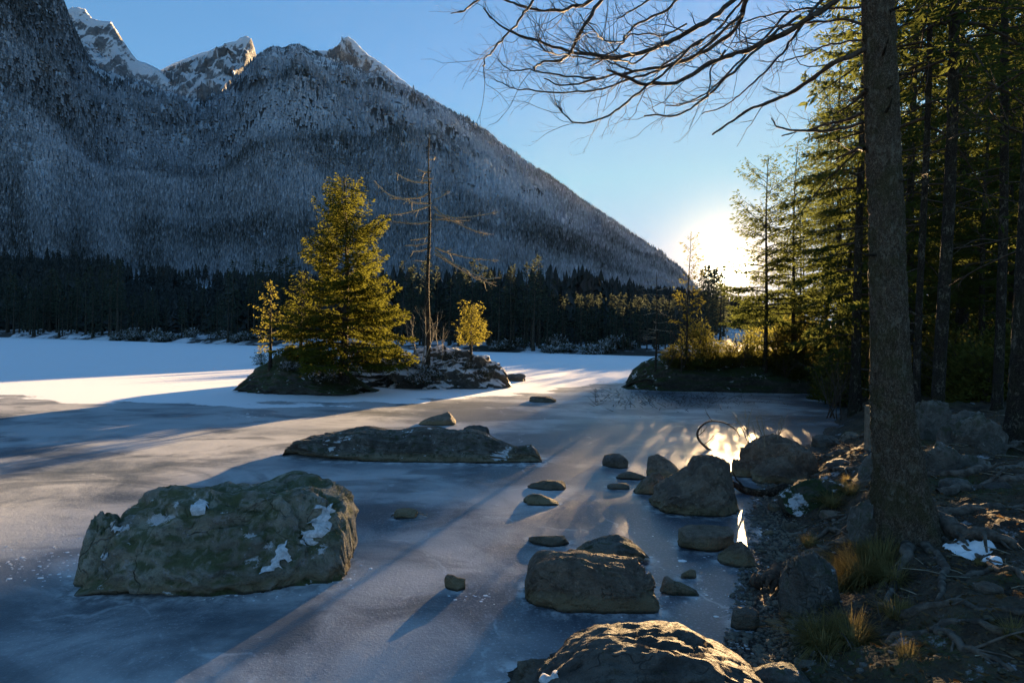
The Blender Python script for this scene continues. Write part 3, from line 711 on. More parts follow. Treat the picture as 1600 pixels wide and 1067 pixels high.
def islands(V, F, shows):
    """the separate pieces of a mesh that really show"""
    lab = np.arange(len(V))
    F = F[shows[F].any(1)]
    while True:
        m_ = lab[F].min(1); new = lab.copy()
        for k in range(F.shape[1]): np.minimum.at(new, F[:, k], m_)
        if (new == lab).all(): break
        lab = new
    for l in np.unique(lab[F[:, 0]]):
        f = F[lab[F[:, 0]] == l]
        if len(f) < 14: continue
        ids = np.unique(f); mp_ = np.full(len(V), -1); mp_[ids] = np.arange(len(ids))
        yield V[ids], mp_[f]
def snow_patch(o, spots, seed=0, thick=0.03):
    """a thin crust of snow lying on a rock: its faces near the given sight lines, lifted off the rock"""
    W, T = ROCKV[o.name]; a, b_, c = W[T[:, 0]], W[T[:, 1]], W[T[:, 2]]
    fn = np.cross(b_ - a, c - a); vn = np.zeros_like(W)
    for k in range(3): np.add.at(vn, T[:, k], fn)
    vn /= np.linalg.norm(vn, axis=1)[:, None] + 1e-12
    for si, pts in enumerate(spots):
        f = np.full(len(W), -1.0)
        for (px, py, rp) in pts:
            h = ray_tri(px, py, o.name)
            if h is None: continue
            rr = 0.75 * rp / FPX * h[1]
            f = np.maximum(f, 1 - np.linalg.norm((W - h) * [1, .8, 1], axis=1) / rr)
        f += 0.9 * fbm(W * 7, 4, seed + si) + 0.7 * fbm(W * 28, 4, seed + si) - 0.1
        f = np.where(vn[:, 2] < -0.05, -1, f)
        use = (f[T] > -0.5).all(1)
        if use.sum() < 3: continue
        ids = np.unique(T[use]); mp_ = np.full(len(W), -1); mp_[ids] = np.arange(len(ids))
        top = W[ids] + vn[ids] * (thick * np.tanh(f[ids] * 3.5))[:, None]
        for Vp, Tp in islands(top, mp_[T[use]], f[ids] > 0):
            link('snow_patch', make_mesh('snow_patch', Vp - np.array(o.location), None, Tp, smooth=True), M['old_snow'], o)

# ------------------------------------------------------------------ haze: the cold air of the valley
m = new_mat('valley_haze'); b = NB(m)
v = b.n('VolumePrincipled', Density=0.0000018, Anisotropy=0.78); b.set(v.inputs['Color'], (0.92, 0.95, 1.0))
b.t.links.new(v.outputs[0], b.n('OutputMaterial').inputs['Volume'])
x0, x1, y0, y1, z0, z1 = -6500, 7000, -300, 4300, -3.0, 2150.0
hv = np.array([(x, y, z) for z in (z0, z1) for y in (y0, y1) for x in (x0, x1)], float)
hq = np.array([(0, 2, 3, 1), (4, 5, 7, 6), (0, 1, 5, 4), (2, 6, 7, 3), (0, 4, 6, 2), (1, 3, 7, 5)])
link('haze', make_mesh('haze', hv, hq), m, kind='stuff')

# ------------------------------------------------------------------ far shore: single trees in front of the wood
far_kinds = []
for k in range(6):
    H = [14, 17, 19, 15, 18, 12][k]
    gt, gb, gf = conifer(H, H * [0.13, 0.12, 0.11, 0.15, 0.12, 0.17][k], base=[0.12, 0.25, 0.38, 0.08, 0.3, 0.05][k], nb=60, seed=200 + k, sl=0.75, sw=0.3, tw=0.22, dens=1.0, droop=0.6, irregular=0.5)
    far_kinds.append((H, gt.mesh('trunk'), gf.mesh('crown')))
far_src = {}; LAST = [None]
cnt = 0
for px in np.concatenate([np.arange(-30, 470, 5.4), np.arange(620, 1110, 5.0)]):
    px = px + rng.uniform(-3, 3); Ds = far_shore(px)
    y = Ds + abs(rng.normal(0, 1)) * 14 + 2.5
    x = (px - 800) / FPX * y; z = float(slope_z(np.array([px]), np.array([y]))[0])
    s = x * math.cos(R_(SUN_AZ)) - y * math.sin(R_(SUN_AZ))
    if 195 < px < 400 and rng.uniform() < 0.35: continue
    k = int(rng.integers(0, 6)); H = far_kinds[k][0] * rng.uniform(.85, 1.15) * float(np.interp(px, [0, 450, 700, 1000], [1.0, 0.9, 0.75, 0.7]))
    if 190 < px < 350: H *= 0.62
    if -27 < s < 4: H = min(H, float(sun_cap(x, y)) - z)
    if H < 4.5: continue
    sc = H / far_kinds[k][0]
    if k not in far_src:
        t = thing('spruce_tree', 'dark spruce standing in the front rows of the wood along the far lake shore', 'tree', (x, y, z - 0.1), 'spruces along the far shore')
        link('trunk', far_kinds[k][1], M['bark_dark'], t); link('crown', far_kinds[k][2], M['needle_far'], t)
        t.scale = (sc,) * 3; far_src[k] = t
    else: LAST[0] = copy_thing(far_src[k], (x, y, z - 0.1), rng.uniform(0, 6.28), (sc * rng.uniform(.9, 1.25), sc * rng.uniform(.9, 1.25), sc))
    q = far_src[k] if abs(far_src[k].location.x - x) < 1e-4 else LAST[0]
    q['label'] = ('tall ' if H > 13 else 'short ') + ('dark spruce at the far shore left of the tree islet' if px < 480 else 'dark spruce at the far shore between the two islets'); q['group'] = ('tall' if H > 13 else 'short') + ' spruces of the ' + ('left far shore' if px < 480 else 'far shore between the islets')
    cnt += 1
for s_, y in [(-5.1, 120), (-4.9, 175), (-4.2, 128), (-3.9, 158), (-3.3, 140), (-1.6, 150), (-4.4, 190), (-2.9, 185), (-4.6, 150), (-3.6, 118), (-3.0, 165), (-1.4, 128), (-5.4, 132), (-6.3, 170), (-0.9, 160)]:  # extra spruces added along the sun line, tall enough to shade the foreground ice
    x = (s_ + y * math.sin(R_(SUN_AZ))) / math.cos(R_(SUN_AZ)); px = 800 + x / y * FPX; z = float(slope_z(np.array([px]), np.array([float(y)]))[0])
    sc = ((y - 3.5) / .935 * .128 + rng.uniform(0.6, 2.6) - z) / far_kinds[0][0]
    q = copy_thing(far_src[0], (x, y, z - 0.1), rng.uniform(0, 6.28), (sc * 1.05, sc * 1.05, sc), 'added far-shore spruce just left of the sun, sized to shade the foreground ice'); q['group'] = 'added far spruces shading the foreground ice'
# snowy scrub on the far bank
fb = None
for i in range(22):
    px = rng.uniform(185, 400) if i < 14 else rng.uniform(760, 1010); y = float(far_shore(px)) + rng.uniform(0.6, 9); x = (px - 800) / FPX * y
    z = float(slope_z(np.array([px]), np.array([y]))[0])
    if fb is None:
        r = np.random.default_rng(5); g = Geo(); leaf_cloud(g, r, 1100, (2.6, 2.0, 2.0), 0.55, 0.2, 0.0, 12); g2 = Geo()
        for q in range(5): bare_growth(g2, (r.uniform(-1, 1), r.uniform(-.6, .6), -.1), (r.uniform(-.4, .4), 0, 1), 1.7, .04, r, 1)
        fb = thing('snowy_bush', 'low bush dusted with snow on the far lake bank', 'bush', (x, y, z - 0.1), 'snowy bushes on the far bank')
        link('foliage', g.mesh('foliage'), M['leaf_frost'], fb); link('stems', g2.mesh('stems'), M['twig'], fb)
        fb.scale = (1.2, 1.2, 1.0)
    else: q = copy_thing(fb, (x, y, z - 0.1), rng.uniform(0, 6.28), tuple(rng.uniform(.55, 1.25, 3) * [1.2, 1.2, 1.0]))
    if i >= 14: q['label'] = 'low bush dusted with snow on the far bank between the two islets'; q['group'] = 'snowy bushes between the islets'

# ------------------------------------------------------------------ islets
mound = rock('dark mossy rock mound at the left end of the tree islet', 'islet_moss', 376, 590, 530, 618, 11, dr=0.75, sub=6, name='mossy_mound', rough=0.16, crev=0.1, freq=2.0, cuts=20,
             prof=[(376, 612), (390, 597), (404, 580), (431, 556), (456, 538), (485, 541), (518, 562), (551, 584), (578, 606), (590, 614)])
body = rock('snowy low rock saddle under the big spruce of the islet', 'islet_snow', 440, 720, 545, 606, 12, dr=0.6, sub=6, name='snowy_saddle', rough=0.12, crev=0.06, freq=2.4, cuts=12, box=0.2,
            prof=[(440, 590), (470, 560), (510, 552), (540, 556), (600, 560), (640, 550), (690, 556), (720, 590)])
knoll = rock('snow-dusted rock knoll at the right end of the tree islet', 'islet_snow', 590, 800, 536, 609, 13, dr=0.7, sub=6, name='snowy_knoll', rough=0.17, crev=0.1, freq=2.4, cuts=24,
             prof=[(590, 606), (608, 580), (628, 560), (658, 543), (691, 539), (720, 545), (748, 551), (773, 560), (790, 577), (800, 604)])
right_islet = rock('long dark wooded rock below the low sun', 'islet_moss', 975, 1290, 548, 613, 14, dr=0.3, sub=6, name='wooded_rock', rough=0.13, crev=0.08, freq=2.2, cuts=20,
                   prof=[(975, 604), (985, 584), (1003, 566), (1030, 557), (1060, 553), (1110, 551), (1180, 550), (1240, 548), (1290, 565)])
ISLET = [mound, body, knoll, right_islet]
snow_patch(body, [[(585, 582, 26), (605, 594, 20), (562, 573, 16), (625, 585, 14)]], seed=2, thick=0.05)
def stand(px, py, sink=0.06):
    best = None
    for o in ISLET:
        h = ray_tri(px, py, o.name)
        if h is not None and (best is None or h[1] < best[1]): best = h
    if best is None: best = ground_hit(px, py) if px > 1150 else on_plane(px, py)
    return best - [0, 0, sink]
def top_height(p, px, py):                   # how tall a thing at p must be to reach up to py
    return at_depth(px, py, p[1])[2] - p[2]

def put_conifer(label, p, H, R, group=None, nm='needle_gold', bark='bark_dark', name='spruce_tree', cat='tree', **kw):
    gt, gb, gf = conifer(H, R, **kw)
    t = thing(name, label, cat, p, group)
    link('trunk', gt.mesh('trunk'), M[bark], t); link('branches', gb.mesh('branches'), M['twig'], t); link('crown', gf.mesh('crown', smooth=False), M[nm], t)
    return t
p = stand(537, 592)
put_conifer('bushy sunlit spruce, tallest green tree on the islet', p, top_height(p, 540, 280), 2.45, nb=210, base=0.07, droop=0.5, up=0.12, tipup=0.3, seed=31, sl=0.125, sw=0.042, dens=3.3, power=0.7, irregular=0.42, trunk_r=0.15, gap=0.12)
p = stand(422, 575)
put_conifer('small ragged spruce leaning over the left edge of the islet', p, top_height(p, 420, 440), 0.75, nb=46, base=0.2, seed=32, sl=0.10, sw=0.035, dens=1.8, power=0.6, irregular=0.6, gap=0.1, nm='needle_pine')
p = stand(470, 555)
put_conifer('short spruce crowding the left foot of the big islet spruce', p, top_height(p, 470, 425), 0.95, nb=60, base=0.1, seed=33, sl=0.115, sw=0.038, dens=1.8, power=0.6, irregular=0.5)
p = stand(590, 570)
put_conifer('short spruce at the right foot of the big islet spruce', p, top_height(p, 590, 440), 0.9, nb=60, base=0.14, seed=34, sl=0.115, sw=0.038, dens=1.8, power=0.6, irregular=0.5)
p = stand(736, 566)
put_conifer('small round-headed golden pine on the snowy knoll', p, top_height(p, 737, 480), 0.72, nb=64, base=0.3, droop=0.1, up=0.45, tipup=0.2, seed=35, sl=0.10, sw=0.036, dens=2.2, power=0.38, irregular=0.4, nm='needle_pine', name='pine_tree')
p = stand(408, 570)
put_conifer('dark juniper scrub hanging over the ice at the islet left edge', p, 0.75, 0.75, nb=50, base=0.02, droop=0.8, up=0.3, seed=36, sl=0.13, sw=0.04, power=0.35, nm='needle_wood', name='juniper_bush', cat='bush')

# the dead spruce on the islet
p = stand(668, 578)
t = thing('dead_spruce', 'tall bare dead spruce with a few long drooping branches', 'tree', p)
g = Geo(); hh = top_height(p, 671, 208); z_ = np.linspace(-.2, hh, 30)
ax = np.stack([np.interp(z_, [0, hh], [0, at_depth(671, 208, p[1])[0] - p[0]]) + 0.03 * np.sin(z_ * 1.3), 0.03 * np.cos(z_ * 1.1), z_], -1)
g.tube(ax, np.interp(z_, [0, .4, hh * .6, hh], [.13, .09, .055, .012]), 9)
for i in range(70):                          # stubs of lost branches
    zq = rng.uniform(1.2, hh * .97); a = rng.uniform(0, 6.28); q = np.array([np.interp(zq, z_, ax[:, 0]), 0, zq])
    g.tube([q, q + np.array([math.cos(a), math.sin(a), rng.uniform(-.2, .3)]) * rng.uniform(.1, .28)], [.013, .006], 4)
link('trunk', g.mesh('trunk'), M['bark_dark'], t)
c2 = lambda pts: [(320 + x * .4122, 200 + y * .4122) for x, y in pts]
DEAD = [[(860, 285), (800, 284), (760, 272), (700, 255), (670, 230), (640, 200)], [(858, 207), (800, 205), (760, 192), (722, 170)], [(856, 293), (800, 312), (740, 326), (680, 332)], [(858, 355), (800, 362), (740, 358), (680, 350)],
        [(855, 410), (820, 420), (780, 426)], [(856, 432), (810, 443), (758, 446)], [(856, 452), (820, 466), (785, 467)], [(852, 500), (825, 505), (797, 502)], [(868, 298), (900, 328), (960, 341), (1040, 332), (1110, 318)],
        [(872, 326), (920, 345), (980, 372), (1030, 392), (1070, 406)], [(872, 452), (920, 472), (1000, 492), (1112, 504)], [(872, 462), (930, 505), (1000, 540), (1060, 572), (1116, 566)], [(872, 476), (940, 520), (1010, 560), (1060, 582), (1090, 587)],
        [(868, 272), (895, 262), (922, 238)], [(856, 165), (830, 166), (808, 158)], [(858, 190), (830, 190), (800, 180)], [(868, 120), (874, 108)], [(858, 240), (820, 262), (770, 268), (700, 268)], [(870, 345), (930, 350), (1000, 352)]]
for pts in DEAD:
    im = c2(pts); n = len(im); dy = rng.uniform(-.9, .9)
    P = spline([at_depth(x, y, p[1] + dy * (i / (n - 1))) for i, (x, y) in enumerate(im)], 12) - p
    g = Geo(); L = np.linalg.norm(P[-1] - P[0]); g.tube(P, np.linspace(.042, .02, 12) if L > .9 else np.linspace(.03, .015, 12), 5)
    for j in range(int(L * 6)):
        i = rng.integers(2, 11); e = P[min(i + 1, 11)] - P[i - 1]; e /= np.linalg.norm(e)
        bare_growth(g, P[i], e + rng.normal(0, .45, 3) + [0, 0, -.2], rng.uniform(.12, .5), .011, rng, 0, k=3, n=4)
    link('branch', g.mesh('branch'), M['twig_pale'], t)

# leafless shrubs on the islet
def shrub(name, label, p, H, n, mat, lev=2, spread=0.55, rad=0.012, seed=0, wid=0.3, cat='shrub', group=None, up=0.25):
    r = np.random.default_rng(seed); t = thing(name, label, cat, p, group)
    for i in range(n):
        g = Geo(); a = r.uniform(0, 6.28)
        bare_growth(g, (math.cos(a) * .06 * n * .3, math.sin(a) * .06 * n * .3, -.08), (math.cos(a) * wid, math.sin(a) * wid, 1), H * r.uniform(.6, 1.0), rad, r, lev, 0.22, up, 6, spread, 5, 7)
        link('stem', g.mesh('stem'), M[mat], t)
    return t
shrub('bare_shrub', 'pale leafless sapling just left of the dead spruce', stand(655, 575), 2.3, 3, 'twig_pale', seed=41, rad=.022)
shrub('bare_shrub', 'pale leafless sapling rising behind the dead spruce', stand(690, 560), 1.9, 2, 'twig_pale', seed=42, rad=.02)
fs = shrub('frosted_shrub', 'knee-high frosted shrub on the snowy knoll', stand(630, 580), 0.6, 5, 'twig_pale', seed=43, lev=2, wid=.6, group='frosted shrubs on the islet')
for i, (x, y) in enumerate([(610, 575), (645, 588), (700, 575), (720, 585), (755, 575), (690, 595), (765, 588), (640, 560), (575, 580), (560, 560), (605, 560), (620, 596)]):
    copy_thing(fs, stand(x, y), rng.uniform(0, 6.28), rng.uniform(.7, 1.2))
r = np.random.default_rng(6); g = Geo(); leaf_cloud(g, r, 900, (.7, .6, .45), .12, .05, 0, 10); g2 = Geo()
for q in range(4): bare_growth(g2, (r.uniform(-.2, .2), r.uniform(-.2, .2), -.1), (r.uniform(-.5, .5), r.uniform(-.5, .5), 1), .5, .012, r, 1)
lb = thing('evergreen_shrub', 'low frosted evergreen shrub among the snowy rocks of the islet', 'shrub', stand(560, 575), 'evergreen shrubs on the islet')
link('foliage', g.mesh('foliage', smooth=False), M['leaf_frost'], lb); link('stems', g2.mesh('stems'), M['twig'], lb)
for (x, y) in [(635, 570), (700, 560), (610, 595), (730, 572), (480, 560), (450, 575), (500, 590), (680, 585), (750, 590), (655, 596)]:
    copy_thing(lb, stand(x, y), rng.uniform(0, 6.28), rng.uniform(.5, 1.1))

# ------------------------------------------------------------------ boulders in the ice
big = rock('huge mossy limestone boulder with snow patches in the left foreground', 'boulder_moss', 160, 549, 750, 936, 21, dr=0.66, sub=6, rough=0.10, crev=0.10, freq=2.4, cuts=40, cut=(0.62, 0.95), box=0.32, grooves=16,
           prof=[(160, 905), (172, 880), (190, 845), (200, 815), (222, 778), (255, 756), (300, 751), (345, 757), (380, 762), (420, 754), (460, 752), (500, 762), (530, 782), (545, 800), (549, 850)])
snow_patch(big, [[(312, 793, 16), (303, 800, 10)], [(262, 822, 9)], [(440, 765, 9), (455, 773, 9), (432, 770, 7)], [(490, 808, 22), (500, 826, 22), (484, 838, 16), (512, 800, 12)], [(440, 855, 12), (442, 870, 14), (432, 882, 12), (418, 890, 11), (405, 896, 8)],
                 [(345, 805, 5)], [(392, 830, 4)], [(375, 915, 10), (388, 912, 7)], [(205, 862, 6)], [(356, 776, 5)], [(420, 790, 5)], [(535, 812, 6)], [(330, 776, 4)], [(300, 850, 5)]], seed=3)
side = rock('dark cleft block standing against the left side of the mossy boulder', 'boulder_moss', 121, 200, 806, 924, 22, dr=0.8, rough=0.15, crev=0.12, freq=2.2, cuts=24, box=0.6,
            prof=[(121, 880), (126, 830), (134, 810), (150, 806), (172, 811), (188, 812), (200, 840)])
snow_patch(side, [[(182, 826, 9), (184, 832, 6)], [(168, 865, 6), (165, 872, 5)]], seed=5)
rock('long low rock ridge lying across the ice', 'rock_grey', 445, 848, 664, 723, 23, dr=0.3, sub=6, rough=0.12, crev=0.1, freq=2.6, cuts=24, rot=0.0, grooves=12,
     prof=[(445, 718), (455, 692), (480, 681), (520, 677), (548, 670), (575, 666), (600, 673), (625, 672), (650, 667), (668, 667), (690, 672), (712, 672), (728, 668), (750, 673), (772, 684), (800, 694), (812, 697), (828, 692), (840, 703), (848, 720)])
snow_patch(bpy.data.objects['boulder.002'], [[(705, 687, 8), (706, 692, 5)]], seed=6)
rock('small pointed rock on the ice behind the long ridge', 'rock_brown', 655, 712, 645, 665, 24, dr=0.6, sub=4, prof=[(655, 660), (675, 651), (700, 645), (706, 650), (712, 658)])
rock('hump of rock poking up on top of the long ridge', 'rock_dark', 720, 768, 664, 690, 25, dr=0.6, sub=4)
rock('low flat rock alone on the ice between the two islets', 'rock_dark', 827, 869, 619, 629, 26, dr=0.8, sub=4)
rock('low rock on the ice off the right tip of the tree islet', 'rock_dark', 788, 821, 583, 596, 27, dr=0.8, sub=4)
cp = rock('cracked pebble-sized rock frozen inside a dark ring of ice', 'rock_brown', 617, 652, 795, 811, 28, dr=0.9, sub=4, cuts=40)
c = on_plane(640, 806); k = np.arange(64) * 2 * math.pi / 64; rr = 1 + 0.12 * fbm(np.stack([np.cos(k), np.sin(k), 0 * k], -1) * 2, 2, 3)
V = np.vstack([[0, 0, .016]] + [np.stack([np.cos(k) * .205 * rr * f, np.sin(k) * .165 * rr * f, np.full(64, h)], -1) for f, h in ((.5, .016), (.85, .010), (1.0, .001))])
tq = [(0, 1 + j, 1 + (j + 1) % 64) for j in range(64)]; qq = [(1 + a * 64 + j, 1 + (a + 1) * 64 + j, 1 + (a + 1) * 64 + (j + 1) % 64, 1 + a * 64 + (j + 1) % 64) for a in (0, 1) for j in range(64)]
link('ice_bulge', make_mesh('ice_bulge', V, qq, tq, smooth=True), plain_mat('clear_ice', (0.05, 0.055, 0.06), (0.10, 0.105, 0.105), 20, 0.25, 0.4, 0.01, 0.5), None, tuple(c), label='round bulge of brownish ice round the cracked small rock', category='ice')
rock('small dark angular rock alone on the grey ice', 'rock_brown', 694, 727, 896, 924, 29, dr=0.9, sub=4, cuts=40, box=.5)
rock('rounded dark rock nearest the open ice in the right cluster', 'rock_dark', 942, 981, 708, 732, 30, dr=0.85, sub=4)
rock('flat dark slab beside the upright cluster rocks', 'rock_dark', 962, 1010, 735, 750, 31, dr=0.6, sub=4)
rock('tilted brown rock touching the back of the big shore boulder', 'rock_brown', 1012, 1066, 713, 750, 32, dr=0.7, sub=5, prof=[(1012, 730), (1016, 716), (1030, 712), (1050, 722), (1066, 738)])
rock('round-topped brown rock at the left foot of the big shore boulder', 'rock_brown', 989, 1043, 738, 773, 33, dr=0.75, sub=5, prof=[(989, 765), (1003, 752), (1018, 740), (1032, 739), (1043, 755)])
shore_big = rock('big brown boulder with a flat knob on top under the sun glint', 'rock_brown', 1017, 1150, 711, 807, 34, dr=0.8, sub=6, rough=0.11, crev=0.08, freq=2.0, box=.45,
     prof=[(1017, 775), (1040, 752), (1065, 738), (1080, 727), (1084, 714), (1100, 711), (1122, 714), (1134, 722), (1146, 722), (1150, 760)])
rock('thin flat stone on the ice, upper one of a pair', 'rock_dark', 824, 884, 750, 766, 35, dr=0.6, sub=4)
rock('thin flat stone on the ice, lower one of a pair', 'rock_brown', 818, 873, 772, 790, 36, dr=0.6, sub=4, prof=[(818, 780), (830, 772), (845, 774), (873, 785)])
rock('tiny flat stone left of the shore boulders', 'rock_dark', 949, 983, 754, 765, 37, dr=0.7, sub=3)
rock('low flat stone on the ice behind the block-shaped boulder', 'rock_dark', 826, 889, 836, 854, 38, dr=0.6, sub=4)
rock('jagged grey boulder right behind the block-shaped boulder', 'rock_grey', 897, 1014, 836, 884, 39, dr=0.6, sub=5, rough=.14, cuts=40, prof=[(897, 862), (920, 848), (945, 840), (965, 836), (985, 846), (1000, 855), (1014, 870)])
block = rock('block-shaped boulder with a sunlit flat top and tan foot', 'rock_brown', 820, 1023, 867, 957, 40, dr=0.5, sub=6, rough=0.09, crev=0.10, freq=2.2, box=.78, cuts=20, cut=(.8, 1.0),
     prof=[(820, 915), (826, 890), (838, 872), (860, 868), (900, 868), (930, 874), (960, 879), (1000, 884), (1016, 890), (1023, 905)])
rock('smooth rounded brown boulder near the gravel edge', 'rock_brown', 1059, 1147, 824, 862, 41, dr=0.7, sub=5, box=.5, cuts=12)
rock('small pyramid-shaped brown rock at the gravel edge', 'rock_brown', 1124, 1179, 845, 887, 42, dr=0.8, sub=5, prof=[(1124, 872), (1140, 858), (1158, 845), (1170, 856), (1179, 876)])
rock('flat grey slab frozen into the wet ice', 'rock_grey', 1029, 1090, 903, 931, 43, dr=0.5, sub=4, prof=[(1029, 912), (1040, 904), (1065, 912), (1090, 924)])
rock('little stone frozen above the grey slab', 'rock_brown', 1062, 1087, 889, 904, 44, dr=0.7, sub=3)
front = rock('large dark boulder cut by the bottom edge of the picture', 'rock_dark', 745, 1195, 985, 1175, 45, dr=0.5, sub=6, rough=0.12, crev=0.12, freq=2.4, box=.45, cuts=36,
     prof=[(745, 1110), (795, 1066), (840, 1035), (880, 1015), (920, 996), (950, 988), (1000, 990), (1050, 994), (1085, 997), (1110, 1012), (1150, 1034), (1180, 1050), (1195, 1090)])
snow_patch(front, [[(1020, 1058, 14), (1035, 1050, 9)], [(868, 1052, 16), (850, 1062, 12)]], seed=8)
rock('small sunlit boulder beside the large front boulder', 'rock_grey', 1165, 1268, 1034, 1110, 46, dr=0.7, sub=5, zb=0.02, prof=[(1165, 1075), (1180, 1050), (1200, 1038), (1225, 1036), (1250, 1045), (1268, 1070)])
rock('sunken grey stone in the gravel below the stump', 'rock_dark', 1140, 1188, 945, 985, 47, dr=0.7, sub=4, zb=0.0)

# ------------------------------------------------------------------ rocks of the shore
def shore_rock(label, mat, xl, xr, yt, yb, seed, **kw):
    h = ground_hit((xl + xr) / 2, yb)
    o = rock(label, mat, xl, xr, yt, yb, seed, zb=h[2] - 0.02, **kw); ISLET.append(o); return o
shore_rock('smooth sloping boulder at the waterline with a twiggy shrub on top', 'rock_brown', 1143, 1265, 676, 756, 51, dr=0.7, sub=6, rough=.09, prof=[(1143, 715), (1160, 700), (1185, 682), (1205, 676), (1230, 684), (1252, 695), (1265, 720)])
shore_rock('rounded boulder in front of the sloping waterline boulder', 'rock_brown', 1175, 1268, 707, 759, 52, dr=0.6, sub=5, prof=[(1175, 742), (1195, 722), (1220, 708), (1245, 714), (1268, 735)])
shore_rock('mossy bank stone under the terraced roots', 'islet_moss', 1222, 1330, 748, 802, 53, dr=0.7, sub=5)
shore_rock('pale rounded boulder leaning on the left side of the big trunk', 'rock_pale', 1328, 1400, 775, 856, 54, dr=0.8, sub=5, box=.2, cuts=12, prof=[(1328, 830), (1336, 800), (1355, 780), (1375, 776), (1400, 790)])
shore_rock('pale wedge of rock just above the bank, left of the big trunk', 'rock_pale', 1344, 1380, 698, 752, 55, dr=0.7, sub=5, prof=[(1344, 738), (1356, 712), (1366, 700), (1380, 705)])
shore_rock('grey boulder wrapped in roots at the gravel edge', 'rock_grey', 1222, 1302, 858, 965, 56, dr=0.8, sub=6, rough=.14, crev=.12, prof=[(1222, 900), (1232, 870), (1250, 860), (1275, 862), (1295, 880), (1302, 920)])
shore_rock('pale upright block in the rock heap behind the trunk', 'rock_pale', 1428, 1484, 623, 690, 57, dr=0.7, sub=5, box=.6, rough=.12, crev=.1)
shore_rock('large pale boulder at the right end of the rock heap', 'rock_pale', 1484, 1564, 638, 706, 58, dr=0.7, sub=5, rough=.12, crev=.12, prof=[(1484, 680), (1500, 655), (1520, 642), (1545, 648), (1564, 680)])
shore_rock('mossy middle boulder of the rock heap', 'rock_grey', 1466, 1520, 640, 695, 59, dr=0.6, sub=5)
shore_rock('layered low boulder at the front of the rock heap', 'rock_grey', 1436, 1492, 688, 748, 60, dr=0.7, sub=5, rough=.14)
shore_rock('flat pale slab below the rock heap', 'rock_pale', 1480, 1546, 710, 738, 61, dr=0.6, sub=4)

# ------------------------------------------------------------------ the big spruce on the bank
b0 = ground_hit(1418, 842); TD = b0[1] + 0.1
cl = [(1418, 842), (1411, 790), (1403, 700), (1393, 600), (1387, 450), (1383, 300), (1377, 120), (1372, 0), (1366, -150), (1358, -350), (1350, -600)]
wd = [98, 90, 80, 70, 62, 59, 56, 53, 50, 46, 40]
P = spline([at_depth(x, y, TD) for x, y in cl], 260); Rr = np.interp(np.linspace(0, 10, 260), range(11), wd) / 2 / FPX * TD * 0.81
P[:, 2] -= np.linspace(.12, 0, 260) ** 1
k = 96; an = np.arange(k) * 2 * math.pi / k
V = P[:, None] + Rr[:, None, None] * np.stack([np.cos(an), np.sin(an), 0 * an], -1)[None]
hgt = P[:, 2] - P[0, 2]
but = np.exp(-np.maximum(hgt, 0) / 0.3)[:, None] * (0.35 + 0.5 * np.maximum(0, np.cos(an * 5 + 0.6)) ** 2 + 0.25 * np.maximum(0, np.cos(an - 0.0)))[None]
Q = V.reshape(-1, 3); dirs = np.tile(np.stack([np.cos(an), np.sin(an), 0 * an], -1)[None], (260, 1, 1)).reshape(-1, 3)
n = 0.016 * (fbm(Q * [22, 22, 9], 4, 3, ridged=True) - .3) + 0.012 * fbm(Q * [5, 5, 2.5], 3, 7)
Q = Q + dirs * (n + (but * Rr[:, None]).reshape(-1) * 1.35)[:, None]
ii = (np.arange(259)[:, None] * k + np.arange(k)[None]).ravel(); jj = (np.arange(259)[:, None] * k + (np.arange(k)[None] + 1) % k).ravel()
main = thing('spruce_tree', 'massive foreground spruce trunk rooted on the bank with bare overhanging branches', 'tree', P[0])
link('trunk', make_mesh('trunk', Q - P[0], np.stack([ii, jj, jj + k, ii + k], -1), smooth=True), M['bark'], main)

def drape(im, r0, r1, n=26, lift=0.18, wob=0.03):
    P = spline([ground_hit(x, y) for x, y in im], n)
    P[:, :2] += wob * np.stack([fbm(P * 5, 2, 3), fbm(P * 5, 2, 4)], -1) * 2
    rr = np.linspace(r0, r1, n); P[:, 2] = ground_z(P[:, 0], P[:, 1]) + rr * lift + 0.5 * r0 * np.maximum(0, fbm(P * 3, 2, 8)) * 2
    rr = rr * (1 + 0.35 * fbm(P * 9, 2, 12)); P[-1, 2] -= r1 * 2; P[0, 2] -= 0.02
    return P, rr
for im, r0, r1 in [([(1450, 812), (1490, 828), (1530, 842), (1580, 856)], .085, .03), ([(1385, 838), (1345, 846), (1300, 852), (1250, 868)], .05, .02), ([(1380, 832), (1340, 826), (1300, 832), (1262, 848)], .04, .016),
                   ([(1410, 850), (1415, 880), (1395, 905), (1385, 945)], .045, .018), ([(1440, 845), (1470, 870), (1476, 905), (1462, 940)], .04, .016), ([(1448, 800), (1500, 800), (1550, 792), (1610, 790)], .055, .025), ([(1378, 815), (1345, 806), (1305, 815)], .04, .016)]:
    Pq, rr = drape(im, r0, r1); g = Geo(); g.tube(Pq - P[0], rr, 9)
    for q in range(4):
        i = int(rng.integers(6, 24)); e = Pq[i] - Pq[i - 1]; e /= np.linalg.norm(e)
        bare_growth(g, Pq[i] - P[0], e + rng.normal(0, .6, 3) * [1, 1, .1], rng.uniform(.15, .4), rr[i] * .4, rng, 0, 0.3, -0.1, k=5, n=7)
    link('root', g.mesh('root'), M['root'], main)

